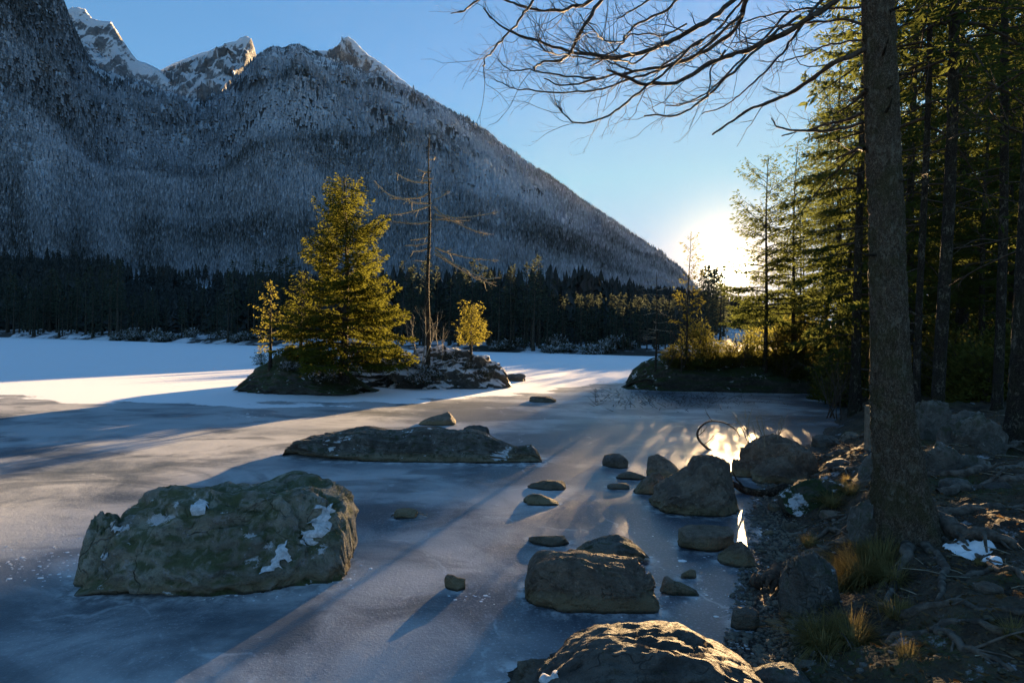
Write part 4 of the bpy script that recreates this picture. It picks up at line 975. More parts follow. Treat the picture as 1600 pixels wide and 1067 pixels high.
for i in range(16):                          # snapped-off dead stubs on the trunk
    j_ = int(rng.integers(50, 190)); a = rng.uniform(0, 6.28); dv_ = np.array([math.cos(a), math.sin(a), rng.uniform(-.3, .15)]); q = P[j_] + dv_ * Rr[j_] * .9 - P[0]; L_ = rng.uniform(.05, .22)
    g = Geo(); g.tube([q, q + dv_ * L_ * .5, q + dv_ * L_ + rng.normal(0, .012, 3)], [rng.uniform(.010, .018), .009, .005], 6); link('branch_stub', g.mesh('branch_stub'), M['bark_dark'], main)
c1 = lambda pts: [(700 + x * .4125, y * .4125) for x, y in pts]
BR = [  # traced courses of the bare overhanging branches, thickness in photograph pixels, how far they swing towards or away from the lake
 ([(1572, 188), (1450, 250), (1300, 350), (1140, 418), (1008, 506)], 13, 5, 0.3, 2),
 ([(1590, -150), (1460, 10), (1300, 110), (1150, 185), (1050, 215), (960, 262), (860, 310), (760, 320), (680, 295), (600, 258)], 14, 5, -0.2, 10),
 ([(1260, -180), (1128, 0), (1112, 80), (1040, 150), (940, 215), (830, 252), (700, 270), (590, 292), (450, 326), (360, 300)], 12, 3, 0.3, 16),
 ([(1280, -190), (1060, 20), (960, 92), (850, 150), (760, 190), (650, 210), (520, 205), (400, 180), (250, 125), (180, 85), (130, 28)], 12, 2.5, -0.4, 20),
 ([(700, -180), (580, 0), (520, 100), (460, 200), (430, 227), (350, 240), (325, 266)], 9, 3, -0.6, 6),
 ([(360, -70), (300, 33), (240, 112), (180, 180), (140, 226), (137, 256)], 6, 2, -0.7, 7),
 ([(760, -220), (540, 0), (480, 24), (400, 40), (290, 30), (190, -5), (120, -40)], 10, 3, 0.1, 9),
 ([(1500, -120), (1330, 112), (1280, 190), (1200, 272), (1130, 340), (1050, 402), (960, 430)], 7, 2.5, 0.5, 4),
 ([(1330, 60), (1150, 200), (1080, 272), (1000, 352), (930, 402), (850, 432), (740, 434)], 7, 3, -0.3, 8),
 ([(1300, 40), (1130, 205), (1010, 330), (930, 382), (830, 404)], 6, 2, 0.2, 6),
 ([(960, 150), (830, 260), (740, 332), (660, 402), (580, 450), (490, 466), (430, 420), (412, 372)], 6, 2, -0.5, 8),
 ([(1120, 50), (950, 200), (830, 252), (650, 316), (500, 352), (300, 345), (250, 335), (180, 310)], 7, 2, 0.4, 22),
 ([(1180, -100), (1100, 20), (1000, 130), (900, 190), (800, 262)], 8, 3, 0.6, 8),
 ([(1050, 190), (1000, 262), (990, 330), (960, 372), (850, 400)], 4, 2, 0.1, 5),
 ([(960, -80), (820, 40), (700, 105), (660, 160), (600, 215), (540, 250)], 6, 2, -0.5, 10),
 ([(560, 290), (470, 292), (340, 268), (250, 268), (190, 226)], 5, 2, 0.2, 10),
 ([(850, -60), (700, 40), (640, 80)], 5, 2, -0.3, 5),
 ([(260, -60), (110, 0), (60, 40), (10, 55)], 6, 2, 0.0, 2),
 ([(1560, 30), (1400, 35), (1290, 40), (1150, 75), (1010, 140), (900, 215)], 6, 2, 0.7, 9),
 ([(1580, 90), (1440, 78), (1300, 95), (1180, 120), (1080, 180)], 7, 2, 0.5, 9),
 ([(1570, 150), (1450, 170), (1320, 220), (1240, 235), (1180, 232)], 5, 2, 0.4, 9),
 ([(1576, 465), (1450, 490), (1330, 495), (1250, 482), (1222, 455)], 8, 3, 0.3, 5),
 ([(1574, 430), (1490, 460), (1380, 488), (1265, 512)], 9, 3, 0.4, 5),
 ([(1578, 340), (1540, 385), (1475, 432)], 10, 3, 0.1, 3),
 ([(1578, 560), (1530, 575), (1460, 605)], 9, 4, 0.2, 3),
 ([(760, 200), (700, 235), (600, 225), (480, 215), (380, 190), (330, 150)], 4, 1.5, -0.8, 14),
 ([(900, 100), (820, 130), (720, 130), (620, 160), (560, 130), (500, 60)], 4, 1.5, -0.9, 14),
 ([(700, 270), (620, 240), (540, 170), (520, 120)], 4, 1.5, 0.5, 10),
]
for bi, (pts, w0, w1, sw, ntw) in enumerate(BR):
    im = c1(pts); m_ = len(im); rb = np.random.default_rng(900 + bi)
    dd = TD + sw * np.linspace(0, 1, m_) ** 0.8 * 1.6 + 0.12 * rb.normal(0, 1, m_)
    dd[0] = TD if im[0][0] > 1330 else TD + 0.3 * sw
    Pb = spline([at_depth(x, y, d_) for (x, y), d_ in zip(im, dd)], 48)
    Pb += 0.02 * np.stack([fbm(Pb * 5, 4, 5 + bi), fbm(Pb * 5, 4, 25 + bi), fbm(Pb * 5, 4, 45 + bi)], -1)
    rr = np.linspace(w0, w1, 48) / 2 / FPX * TD * 0.7
    g = Geo(); g.tube(Pb - P[0], rr * (1 + 0.25 * fbm(Pb * 12, 2, 3)), 7)
    for q in range(int(ntw * 2.2)):
        i = int(rb.integers(6, 47)); e = Pb[i] - Pb[i - 1]; e /= np.linalg.norm(e)
        sdir = rb.normal(0, 1, 3) * [.55, .8, .55] + [0, 0, 0.15]
        bare_growth(g, Pb[i] - P[0], e * 1.1 + sdir * .75, rb.uniform(.12, .5), max(.0022, rr[i] * .3), rb, 2 if ntw > 7 else 1, 0.38, 0.12, 3, 0.7, 4, 8)
    link('branch', g.mesh('branch'), M['twig'], main)

# ------------------------------------------------------------------ the wood on the right
wood = []
for k_, (H, R, base, dr_) in enumerate([(21, 3.1, .07, .55), (23, 3.4, .12, .7), (18, 2.7, .05, .5), (24, 3.0, .18, .65), (15, 2.3, .03, .5)]):
    gt, gb, gf = conifer(H, R, base=base, nb=140, droop=dr_, up=0.05, tipup=0.25, seed=300 + k_, sl=0.2, sw=0.06, dens=1.9, power=0.7, irregular=0.45, trunk_r=H * 0.0095, gap=0.1)
    wood.append((H, gt.mesh('trunk'), gb.mesh('branches'), gf.mesh('crown', smooth=False)))
def wood_tree(label, px, y, H, k_, group=None, rz=0.0, wide=1.0, zoff=0.0):
    x = (px - 800) / FPX * y; z = float(ground_z(x, y)[0]) if x > shore_x(y) - 1 else 0.3
    t = thing('spruce_tree', label, 'tree', (x, y, z - 0.1 + zoff), group); sc = H / wood[k_][0]
    link('trunk', wood[k_][1], M['bark_dark'], t); link('branches', wood[k_][2], M['twig'], t); link('crown', wood[k_][3], M['needle_wood'], t)
    t.scale = (sc * wide, sc * wide, sc); t.rotation_euler = (0, 0, rz); return t
wood_tree('dark spruce whose crown fills the gap left of the big trunk', 1338, 15.5, 19, 0, rz=0.4, wide=0.72)
wood_tree('tall spruce close behind the right side of the big trunk', 1420, 17, 20, 1, rz=1.0, wide=.8)
GRP = 'spruces crowding the wood behind the bank'
for i, (px, y, H, k_) in enumerate([(1290, 34, 17, 2), (1345, 40, 20, 3), (1395, 26, 21, 0), (1500, 19, 21, 2), (1545, 24, 23, 1), (1455, 30, 22, 3), (1620, 21, 22, 0), (1590, 30, 24, 3), (1520, 38, 22, 1), (1660, 26, 23, 2), (1700, 33, 22, 0),
                                    (1255, 52, 15, 4), (1310, 56, 18, 2), (1370, 52, 20, 1), (1430, 48, 20, 0), (1490, 52, 22, 2), (1560, 46, 22, 4), (1625, 44, 23, 1), (1690, 48, 23, 3), (1350, 29, 13, 4), (1475, 24, 12, 4), (1580, 17, 11, 4), (1640, 16, 14, 4), (1535, 15, 10, 4), (1420, 38, 12, 4), (1325, 22, 11, 4), (1372, 21, 18, 2), (1310, 27, 18, 3), (1405, 44, 22, 1), (1490, 34, 20, 0), (1530, 28, 22, 2), (1610, 36, 23, 1), (1570, 23, 20, 3), (1455, 62, 22, 2), (1530, 64, 23, 0), (1340, 66, 19, 4), (1230, 60, 13, 4), (1190, 48, 8, 4), (1216, 42, 10, 4), (1248, 36, 12, 4), (1172, 58, 7.5, 4)]):
    far_ = y > 30
    wood_tree('dark dense spruce far back in the wood on the right bank' if far_ else ('small bushy spruce under the tall stems on the right bank' if H < 15 else 'tall dark spruce close behind the stems on the right bank'), px, y, H, k_, GRP + (' far back' if far_ else ', small ones' if H < 15 else ', tall ones'), rng.uniform(0, 6.28), rng.uniform(.75, 1.05))
# bare stems in front of them
def stem_tree(label, px, yb, y, w0, lean, H, seed, group=None, nb=16):
    x = (px - 800) / FPX * y; z = float(ground_z(x, y)[0]); r = np.random.default_rng(seed); R0 = w0 / 2 / FPX * y * 0.7 * 0.72
    t = thing('spruce_tree', label, 'tree', (x, y, z - .1), group)
    zz = np.concatenate([np.linspace(0, 1.0, 14), np.linspace(1.1, H, 60)]); kk = 40; an = np.arange(kk) * 2 * math.pi / kk
    rad = R0 * (1 - 0.75 * zz / H) + R0 * .55 * np.exp(-zz / .22)
    C = np.stack([lean * zz + .05 * np.sin(zz * .5 + seed), .05 * np.cos(zz * .4), zz], -1)
    dv = np.stack([np.cos(an), np.sin(an), 0 * an], -1); Q = (C[:, None] + rad[:, None, None] * dv[None]).reshape(-1, 3)
    Q += np.tile(dv, (len(zz), 1)) * (.012 * fbm(Q * [20, 20, 8] + seed, 3, seed, ridged=True))[:, None]
    ii = (np.arange(len(zz) - 1)[:, None] * kk + np.arange(kk)[None]).ravel(); jj = (np.arange(len(zz) - 1)[:, None] * kk + (np.arange(kk)[None] + 1) % kk).ravel()
    link('trunk', make_mesh('trunk', Q, np.stack([ii, jj, jj + kk, ii + kk], -1), smooth=True), M['bark_dark'], t)
    for i in range(nb):
        h = r.uniform(1.8, 9); a = r.uniform(0, 6.28); g = Geo()
        bare_growth(g, (lean * h, 0, h), (math.cos(a), math.sin(a), r.uniform(-.35, .1)), r.uniform(.7, 2.2), .016, r, 2, 0.16, -0.05, 4, .6, 4, 8)
        link('branch', g.mesh('branch'), M['twig'], t)
    gf = Geo(); gb = Geo()
    _, gb, gf = conifer(H, 2.4, base=.32, nb=70, droop=.8, up=0.0, seed=seed, sl=.2, sw=.05, dens=.8, power=.5, irregular=.5)
    link('branches', gb.mesh('branches'), M['twig'], t); link('crown', gf.mesh('crown', smooth=False), M['needle_wood'], t)
stem_tree('slim straight spruce stem, narrower of the pair behind the rock heap', 1441, 625, 10.6, 20, -0.008, 17, 61)
stem_tree('straight grey spruce stem, thicker of the pair behind the rock heap', 1472, 628, 9.9, 35, 0.006, 19, 62)
stem_tree('dark slender spruce stem left of the trunk at the picture edge', 1562, 620, 11.5, 26, -0.004, 18, 63)
stem_tree('thick spruce trunk at the right edge of the picture', 1592, 660, 7.6, 64, 0.035, 20, 64, nb=10)

# trees and bushes on the rock under the sun
def at_islet(px, py, y): return at_depth(px, py, y)
p = stand(1195, 575); put_conifer('slender open-branched spruce right of the sun', p, top_height(p, 1195, 243), 2.5, nm='needle_wood', nb=95, base=.2, droop=.35, up=.1, seed=71, sl=.16, sw=.045, dens=1.9, power=.55, irregular=.5, gap=.18, trunk_r=.09)
p = stand(1284, 570); put_conifer('tall open-branched spruce between the sun and the big trunk', p, top_height(p, 1284, 105), 3.2, nm='needle_wood', nb=120, base=.16, droop=.45, up=.05, seed=72, sl=.16, sw=.045, dens=1.7, power=.55, irregular=.5, gap=.16, trunk_r=.11)
p = stand(1238, 572); put_conifer('mid-height spruce squeezed between the two open-branched spruces by the sun', p, top_height(p, 1240, 225), 2.3, nm='needle_wood', nb=110, base=.1, droop=.45, up=.05, seed=75, sl=.16, sw=.045, dens=1.3, power=.6, irregular=.45, gap=.12, trunk_r=.09)
p = stand(1073, 572); put_conifer('thin scraggy young larch just left of the sun', p, top_height(p, 1073, 365), .8, nm='needle_pine', nb=50, base=.15, droop=.2, up=.2, seed=73, sl=.13, sw=.045, dens=2.0, power=.45, irregular=.7, gap=.25, trunk_r=.05, name='larch_tree')
p = stand(1024, 575); t = thing('dead_sapling', 'bare dead sapling at the left tip of the rock under the sun', 'tree', p); g = Geo(); hh = top_height(p, 1024, 425)
g.tube(np.stack([0.03 * np.sin(np.linspace(0, 4, 16)), 0 * np.linspace(0, 1, 16), np.linspace(-.1, hh, 16)], -1), np.linspace(.05, .01, 16), 6); link('trunk', g.mesh('trunk'), M['bark_dark'], t)
r = np.random.default_rng(8)
for i in range(26):
    a = r.uniform(0, 6.28); h = r.uniform(.25, .95) * hh; g = Geo(); bare_growth(g, (0, 0, h), (math.cos(a), math.sin(a), r.uniform(-.3, .2)), r.uniform(.4, 1.0), .009, r, 1, .15, 0, 5, .6, 4, 6); link('branch', g.mesh('branch'), M['twig_pale'], t)
r = np.random.default_rng(16); g = Geo(); leaf_cloud(g, r, 1700, (1.0, .9, 1.5), .13, .05, 0.05, 16); g2 = Geo()
for q in range(7): bare_growth(g2, (r.uniform(-.3, .3), r.uniform(-.3, .3), -.15), (r.uniform(-.5, .5), r.uniform(-.5, .5), 1), 1.5, .02, r, 2, kids=4)
bush = None; BG = 'bushes under the sun on the wooded rock'
for (px, py, s_) in [(1045, 572, .55), (1062, 575, .8), (1085, 570, 1.1), (1108, 572, .75), (1130, 570, .65), (1150, 572, .8), (1172, 568, 1.1), (1215, 566, 1.25), (1238, 570, 1.2), (1262, 572, 1.4), (1226, 590, .8), (1246, 588, .9)]:
    p = stand(px, py)
    if bush is None:
        bush = thing('leafy_bush', 'backlit leafy bush on the rock under the sun', 'bush', p, BG); link('foliage', g.mesh('foliage', smooth=False), M['leaf_bush'], bush); link('stems', g2.mesh('stems'), M['twig'], bush); bush.scale = (s_,) * 3
    else: copy_thing(bush, p, rng.uniform(0, 6.28), (s_, s_, s_ * rng.uniform(.8, 1.2)))
for i, (px, y, s_) in enumerate([(1305, 21, 1.1), (1330, 19, 1.3), (1350, 24, 1.6), (1300, 27, 1.7), (1420, 16, 1.2), (1395, 20, 1.5), (1510, 14, 1.1), (1545, 13, 1.2), (1500, 17, 1.7), (1580, 15, 1.5), (1620, 13, 1.5), (1455, 20, 1.7), (1330, 33, 2.2), (1400, 33, 2.2), (1480, 28, 2.1), (1550, 28, 2.2), (1620, 30, 2.4), (1280, 38, 2.0), (1350, 45, 2.6), (1450, 42, 2.6)]):
    x = (px - 800) / FPX * y; z = float(ground_z(x, y)[0])
    q = copy_thing(bush, (x, y, z - .05), rng.uniform(0, 6.28), (s_, s_, s_ * rng.uniform(.7, 1.1)), 'leafy underwood bush growing between the spruce stems on the bank'); q['group'] = 'underwood bushes of the bank'
for j, (px, py, hp, n_, lb_) in enumerate([(1288, 652, 560, 5, 'many-stemmed leafless bush at the water edge left of the big trunk'), (1312, 655, 540, 4, 'leafless thin sapling clump beside the many-stemmed waterside bush')]):
    p = stand(px, py); shrub('bare_shrub', lb_, p, top_height(p, px, hp), n_, 'twig', 2, .55, .016, 80 + j, .35)
p = stand(1190, 682); shrub('twiggy_shrub', 'small upright twiggy shrub on top of the sloping waterline boulder', p, 0.55, 10, 'twig_pale', 1, .35, .008, 84, .4)

# ------------------------------------------------------------------ small things of the shore
a = at_depth(1138, 765, 7.55); p0 = a
g = Geo(); Pl = spline([at_depth(1140, 752, 7.75), at_depth(1165, 766, 7.6), at_depth(1195, 771, 7.45), at_depth(1228, 762, 7.4)], 20); g.tube(Pl - p0, np.interp(np.linspace(0, 1, 20), [0, .3, 1], [.03, .05, .06]), 10)
bare_growth(g, Pl[6] - p0, (-.6, .1, .5), .35, .018, np.random.default_rng(3), 0)
link('driftwood_log', g.mesh('driftwood_log'), M['bark_dark'], None, tuple(p0), label='dark log bridging the big shore boulder and the bank', category='log')
g = Geo(); Pl = spline([at_depth(x, y, 10.6 + dy) for x, y, dy in [(1131, 713, 0), (1108, 702, .1), (1092, 687, .15), (1091, 672, .1), (1106, 659, 0), (1130, 660, -.1), (1148, 670, -.15), (1156, 682, -.1)]], 30)
p0 = Pl[0].copy(); g.tube(Pl - p0, np.linspace(.028, .008, 30), 7)
for i in (6, 10, 14, 18, 22): bare_growth(g, Pl[i] - p0, (rng.normal(), rng.normal(), .6), .25, .008, rng, 1)
link('curved_branch', g.mesh('curved_branch'), M['twig'], None, tuple(p0), label='curved bare branch sticking up out of the glittering ice', category='branch')
h = ground_hit(1200, 925); g = Geo(); r = np.random.default_rng(9)
Pl = spline([at_depth(1240, 888, h[1] + .3), at_depth(1215, 897, h[1] + .1), at_depth(1195, 905, h[1]), at_depth(1182, 908, h[1])], 14); g.tube(Pl - h, np.linspace(.075, .04, 14) * (1 + .3 * r.normal(0, 1, 14)), 9)
for q in ((1205, 925), (1222, 935), (1198, 915)): g.tube(spline([at_depth(1208, 903, h[1]), at_depth(q[0] + 4, q[1] - 12, h[1] - .05), at_depth(q[0], q[1], h[1] - .08)], 8) - h, np.linspace(.035, .015, 8), 6)
link('root_stump', g.mesh('root_stump'), M['twig'], None, tuple(h), label='black rotten root stump overhanging the gravel', category='stump')
h = ground_hit(1360, 702); hp = top_height(h, 1360, 622); import bmesh
bm = bmesh.new(); bmesh.ops.create_cube(bm, size=1); bmesh.ops.scale(bm, vec=(.11, .11, hp), verts=bm.verts); bmesh.ops.translate(bm, vec=(0, 0, hp / 2 - .1), verts=bm.verts); bmesh.ops.bevel(bm, geom=bm.edges[:], offset=.012, segments=2)
me = bpy.data.meshes.new('wooden_post'); bm.to_mesh(me); bm.free()
link('wooden_post', me, M['wood_grey'], None, tuple(h), label='weathered wooden post half hidden behind the big trunk', category='post')

RG = 'bare roots crossing the dark soil'
for im, r0, r1, lb_ in [
    ([(1370, 946), (1440, 951), (1520, 945), (1610, 960)], .028, .02, 'long pale root running straight below the grass tufts'),
    ([(1455, 985), (1490, 1000), (1512, 1020), (1560, 1030), (1578, 1052)], .024, .012, 'forked pale root twisting at the bottom right'),
    ([(1500, 905), (1540, 890), (1610, 880)], .022, .014, 'thin root right of the snow patch'), ([(1450, 742), (1520, 737), (1610, 722)], .05, .04, 'thick root ridge below the rock heap'),
    ([(1465, 772), (1540, 760), (1610, 746)], .045, .035, 'second thick root between the rock heap and the big trunk'), ([(1270, 722), (1320, 706), (1368, 700)], .04, .03, 'upper terrace root left of the big trunk'),
    ([(1275, 742), (1325, 735), (1372, 722)], .035, .03, 'lower terrace root left of the big trunk'), ([(1290, 690), (1330, 684), (1380, 680)], .035, .03, 'topmost terrace root left of the big trunk'),
    ([(1395, 1002), (1480, 976), (1560, 986), (1610, 992)], .022, .016, 'thin dark root in the bottom right soil'), ([(1265, 992), (1330, 985), (1400, 988)], .016, .01, 'thin root above the bottom grass tuft'),
    ([(1300, 765), (1340, 758), (1372, 748)], .03, .025, 'short root stub at the pale boulder'), ([(1500, 690), (1560, 700), (1610, 690)], .05, .03, 'root beside the right end of the rock heap'), ([(1480, 840), (1520, 870), (1590, 905)], .03, .015, 'root along the lower edge of the snow patch')]:
    Pq, rr = drape(im, r0, r1); g = Geo(); g.tube(Pq - Pq[0], rr, 8)
    for q in range(5):
        i = int(rng.integers(3, 24)); e = Pq[i] - Pq[i - 1]; e /= np.linalg.norm(e)
        bare_growth(g, Pq[i] - Pq[0], e + rng.normal(0, .7, 3) * [1, 1, .05], rng.uniform(.1, .35), rr[i] * .5, rng, 0, 0.35, -0.15, k=5, n=7)
    link('exposed_root', g.mesh('exposed_root'), M['root'], None, tuple(Pq[0]), label=lb_, category='root', group=RG)

G4 = 'small stones of the bank'
for i, (px, py, w) in enumerate([(1300, 815, 34), (1262, 790, 30), (1290, 700, 40), (1330, 690, 30), (1255, 905, 22), (1320, 860, 28), (1210, 985, 30), (1255, 1010, 34), (1420, 905, 26), (1545, 930, 40), (1500, 770, 44), (1560, 770, 36), (1450, 790, 26), (1215, 800, 26), (1235, 830, 30), (1200, 840, 24), (1190, 870, 22), (1310, 735, 36), (1570, 690, 50), (1480, 1040, 36)]):
    shore_rock('half-buried small stone in the soil of the bank', ['rock_brown', 'rock_grey', 'rock_dark'][i % 3], px - w / 2, px + w / 2, py - w * .5, py, 120 + i, dr=.9, sub=4, group=G4)
def ground_snow(im, wpx, seed):              # thin snow lying on the soil
    c = ground_hit(*im); R0 = wpx / FPX * c[1]; n = 60; gx, gy = np.meshgrid(np.linspace(-1.3, 1.3, n), np.linspace(-1.3, 1.3, n))
    x = c[0] + gx.ravel() * R0; y = c[1] + gy.ravel() * R0 * 1.3; z = ground_z(x, y); Pq = np.stack([x, y, z], -1)
    f = 1 - np.hypot(gx, gy).ravel() + .55 * fbm(Pq * 6, 4, seed); Pq[:, 2] += .004 + .02 * np.clip(f * 3, 0, 1)
    ii = (np.arange(n - 1)[:, None] * n + np.arange(n - 1)[None]).ravel(); q = np.stack([ii, ii + 1, ii + n + 1, ii + n], -1); q = q[(f[q] > 0).all(1)]
    Vp, Fp = max(islands(Pq, q, f > -9), key=lambda t_: len(t_[1]))
    return make_mesh('snow_patch', Vp - c, Fp, smooth=True), c
for im, w, lb_ in [((1510, 856), 26, 'patch of old snow on the soil right of the big trunk root'), ((1548, 878), 12, 'small snow remnant further right on the soil')]:
    me, c = ground_snow(im, w, int(w)); link('snow_patch', me, M['snow'], None, tuple(c), label=lb_, category='snow')

def tuft_mesh(seed, n, L, spread):
    r = np.random.default_rng(seed); az = r.uniform(0, 6.28, n); ln = L * r.uniform(.5, 1.1, n); lean = r.uniform(.15, 1.0, n) * spread
    root = np.stack([np.cos(az), np.sin(az), 0 * az], -1) * (L * .28 * r.uniform(0, 1, n) ** .5)[:, None]
    d = np.stack([np.cos(az + r.normal(0, .5, n)), np.sin(az + r.normal(0, .5, n)), 0 * az], -1); sd = np.stack([-d[:, 1], d[:, 0], 0 * az], -1) * (L * r.uniform(.008, .016, n))[:, None]
    V = []
    for t_ in (0, .35, .7, 1.0):
        c = root + d * (ln * lean * t_ ** 1.4)[:, None] + np.array([0, 0, 1.0]) * (ln * (t_ - .75 * lean * t_ ** 2.2))[:, None]
        w = 1 - t_ * .92; V += [c + sd * w, c - sd * w]
    V = np.stack(V, 1).reshape(-1, 3); b_ = np.arange(n)[:, None] * 8
    q = np.concatenate([np.concatenate([b_ + o_, b_ + o_ + 1, b_ + o_ + 3, b_ + o_ + 2], 1) for o_ in (0, 2, 4)])
    return make_mesh('grass_tuft', V, q, attrs=dict(tint=np.repeat(r.uniform(0, 1, n), 8)))
tm = [tuft_mesh(1, 800, .32, 1.25), tuft_mesh(2, 520, .24, 1.3), tuft_mesh(3, 300, .17, 1.1)]
for (px, py, k_, s_, lb_, grp) in [(1350, 905, 0, 1.15, 'largest yellowish grass tussock hanging over the bank below the big trunk', None), (1322, 920, 0, .9, 'grass tussock at the left of the largest one', None), (1378, 880, 0, .9, 'grass tussock tucked against the foot of the big trunk', None), (1395, 905, 1, 1.0, 'small tussock right of the largest one', None),
                              (1285, 1010, 1, 1.2, 'dark grass tussock above the small sunlit boulder', None), (1330, 1000, 1, 1.1, 'dark grass tussock at the bottom bank', None), (1300, 790, 1, 1.0, 'dry grass tuft on the mossy bank stone', None), (1330, 770, 1, .9, 'dry grass tuft left of the pale boulder', None), (1265, 850, 2, 1.0, 'short grass tuft above the rooted grey boulder', None), (1400, 960, 2, 1.1, 'short grass tuft below the long pale root', None)]:
    p = ground_hit(px, py); link('grass_tuft', tm[k_], M['grass'], None, tuple(p - [0, 0, .02]), label=lb_, category='grass', group='grass tussocks of the bank').scale = (s_,) * 3
G3 = 'short grass tufts scattered over the bank'
for i in range(14):
    px, py = rng.uniform(1240, 1600), rng.uniform(690, 1060); p = ground_hit(px, py)
    if float(inland(p[:1], p[1:2])[0]) < .5: continue
    q = link('grass_tuft', tm[2], M['grass'], None, tuple(p - [0, 0, .02]), label='short dry grass tuft growing from the dark soil of the bank', category='grass', group=G3); s_ = rng.uniform(.4, .9); q.scale = (s_,) * 3; q.rotation_euler = (0, 0, rng.uniform(0, 6))

def scatter(name, n, region, size, sub_mesh, mat, flat=.6):
    r = np.random.default_rng(len(name)); x, y = region(r, n); z = np.maximum(ground_z(x, y), -0.01)
    V0, T0 = sub_mesh; s_ = size * r.lognormal(0, .45, n); an = r.uniform(0, 6.28, n)
    V = V0[None] * s_[:, None, None] * np.array([1, .75, flat]) * r.uniform(.7, 1.3, (n, 1, 3)); c, sn_ = np.cos(an)[:, None], np.sin(an)[:, None]
    W_ = np.stack([V[..., 0] * c - V[..., 1] * sn_ + x[:, None], V[..., 0] * sn_ + V[..., 1] * c + y[:, None], V[..., 2] + (z + s_ * .15)[:, None]], -1).reshape(-1, 3)
    T = (T0[None] + np.arange(n)[:, None, None] * len(V0)).reshape(-1, 3)
    link(name, make_mesh(name, W_, None, T), mat, kind='stuff')
def gravel_zone(r, n):
    y = 2.2 + 6.5 * r.uniform(0, 1, n) ** 1.3; return shore_x(y) + np.abs(r.normal(.12, .28, n)) - .12, y
def bank_zone(r, n):
    y = 2.0 + 9 * r.uniform(0, 1, n) ** 1.4; return shore_x(y) + .4 + 4.5 * r.uniform(0, 1, n), y
scatter('gravel', 4200, gravel_zone, .014, ico(1), M['rock_grey'])
scatter('forest_litter', 5200, bank_zone, .013, ico(1), plain_mat('litter', (0.03, 0.022, 0.014), (0.13, 0.10, 0.06), 30), .35)
r = np.random.default_rng(24); g = Geo(); x, y = bank_zone(r, 9000); z = ground_z(x, y); az = r.uniform(0, 6.28, 9000)
sprays(g, np.stack([x, y, z + .006], -1), np.stack([np.cos(az), np.sin(az), r.normal(0, .18, 9000)], -1), r.uniform(.02, .06, 9000), r.uniform(.008, .026, 9000), r, r.uniform(0, 1, 9000))
link('fallen_leaves', g.mesh('fallen_leaves', smooth=False), needle_mat('dead_leaves', (0.03, 0.02, 0.01), (0.17, 0.11, 0.055), 0.15), kind='stuff')
r = np.random.default_rng(21); g = Geo(); x, y = bank_zone(r, 420); z = ground_z(x, y)
for i in range(420):
    a = r.uniform(0, 6.28); L = r.uniform(.05, .28); d = np.array([math.cos(a), math.sin(a), r.uniform(-.05, .15)])
    q = np.array([x[i], y[i], z[i] + .008]); g.tube([q, q + d * L * .5 + [0, 0, .005], q + d * L + r.normal(0, .01, 3)], [.004, .0035, .002], 4)
link('fallen_twigs', g.mesh('fallen_twigs'), M['twig_pale'], kind='stuff')
# dark reed stubble frozen into the ice before the wooded rock
r = np.random.default_rng(22); g = Geo(); n = 620
px = np.clip(r.normal(1040, 75, n), 930, 1240); py = 622 + 9 * r.normal(0, 1, n) + (px - 1040) * .02
for i in range(n):
    q = on_plane(px[i], max(py[i], 609)); a = r.uniform(0, 6.28); L = r.uniform(.02, .09) * (3 if r.uniform() < .04 else 1)
    g.tube([q - [0, 0, .01], q + np.array([math.cos(a) * L * r.uniform(.3, 3), math.sin(a) * L, L])], [.007, .004], 4)
link('reed_stubble', g.mesh('reed_stubble'), M['twig'], kind='stuff')
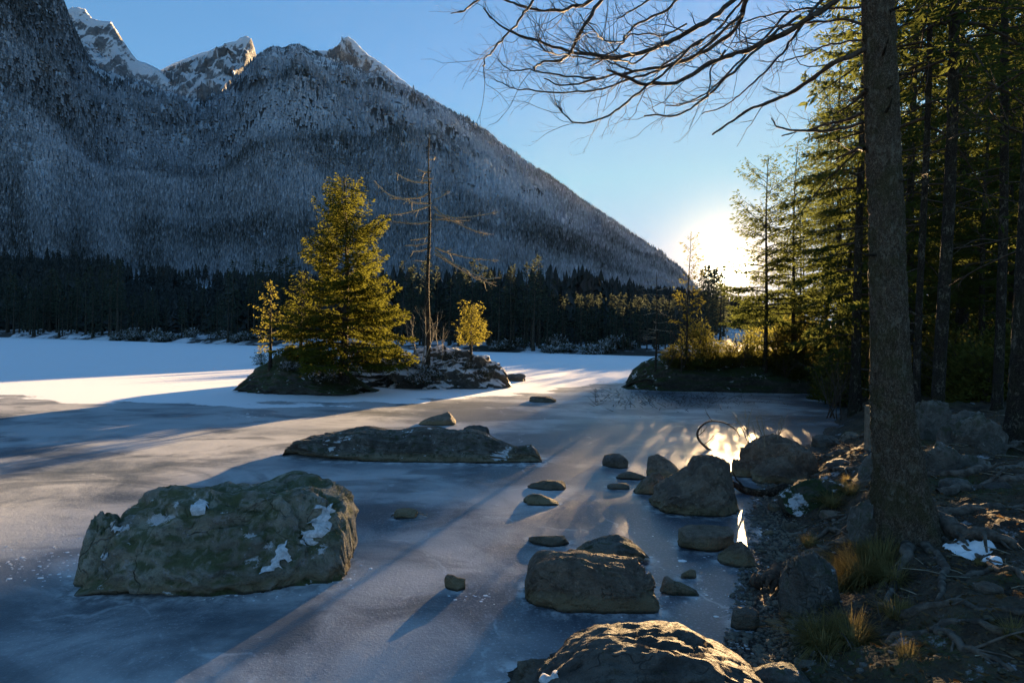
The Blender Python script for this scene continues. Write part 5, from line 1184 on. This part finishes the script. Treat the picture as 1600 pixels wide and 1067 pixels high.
# crumbs of ice lying on the sheet
def crumbs(r, n):
    P_ = []
    for (cx_, cy_, sx_, sy_, m_) in [(395, 651, 14, 3, 40), (60, 880, 55, 14, 160), (370, 930, 40, 6, 30), (540, 900, 14, 12, 40), (740, 935, 20, 6, 20), (1060, 900, 70, 40, 120)]:
        for _ in range(m_):
            q = on_plane(r.normal(cx_, sx_), max(r.normal(cy_, sy_), 600)); P_.append(q)
    P_ = np.array(P_); k_ = inland(P_[:, 0], P_[:, 1]) < 0; return P_[k_]
r = np.random.default_rng(23); Pc = crumbs(r, 0); V0, T0 = ico(1); s_ = .0022 * Pc[:, 1] ** .5 * r.lognormal(0, .5, len(Pc))
W_ = (V0[None] * s_[:, None, None] * [1.8, 1.2, .35] * r.uniform(.6, 1.4, (len(Pc), 1, 3)) + Pc[:, None]).reshape(-1, 3)
link('ice_crumbs', make_mesh('ice_crumbs', W_, None, (T0[None] + np.arange(len(Pc))[:, None, None] * len(V0)).reshape(-1, 3)), M['snow'], kind='stuff')

# frost rims on the ice round the stones that stand in it
rim = np.zeros(len(Pg)); near = (Pg[:, 1] < 30) & (Pg[:, 1] > 1)
for o in bpy.data.objects:
    if o.get('category') == 'rock' and o.name in ROCKV and o.location.z < 0.05:
        W_, _ = ROCKV[o.name]; w_ = W_[np.abs(W_[:, 2]) < 0.06]
        if len(w_) < 8: continue
        c = w_[:, :2].mean(0); an = np.arctan2(w_[:, 1] - c[1], w_[:, 0] - c[0]); rd = np.hypot(w_[:, 0] - c[0], w_[:, 1] - c[1])
        bn = np.linspace(-math.pi, math.pi, 33); k_ = np.clip(np.digitize(an, bn) - 1, 0, 31); mx = np.zeros(32); np.maximum.at(mx, k_, rd); mx[mx == 0] = rd.mean()
        q = Pg[:, :2] - c; qa = np.arctan2(q[:, 1], q[:, 0]); e_ = np.interp(qa, (bn[1:] + bn[:-1]) / 2, mx, period=2 * math.pi); d_ = np.hypot(q[:, 0], q[:, 1]) - e_
        rim = np.maximum(rim, np.where(near, np.exp(-(np.maximum(d_, 0) / (0.03 + 0.05 * o.dimensions.x ** .5)) ** 2), 0))
at_ = ICE.data.attributes.new('rim', 'FLOAT', 'POINT'); at_.data.foreach_set('value', rim.astype(np.float32))
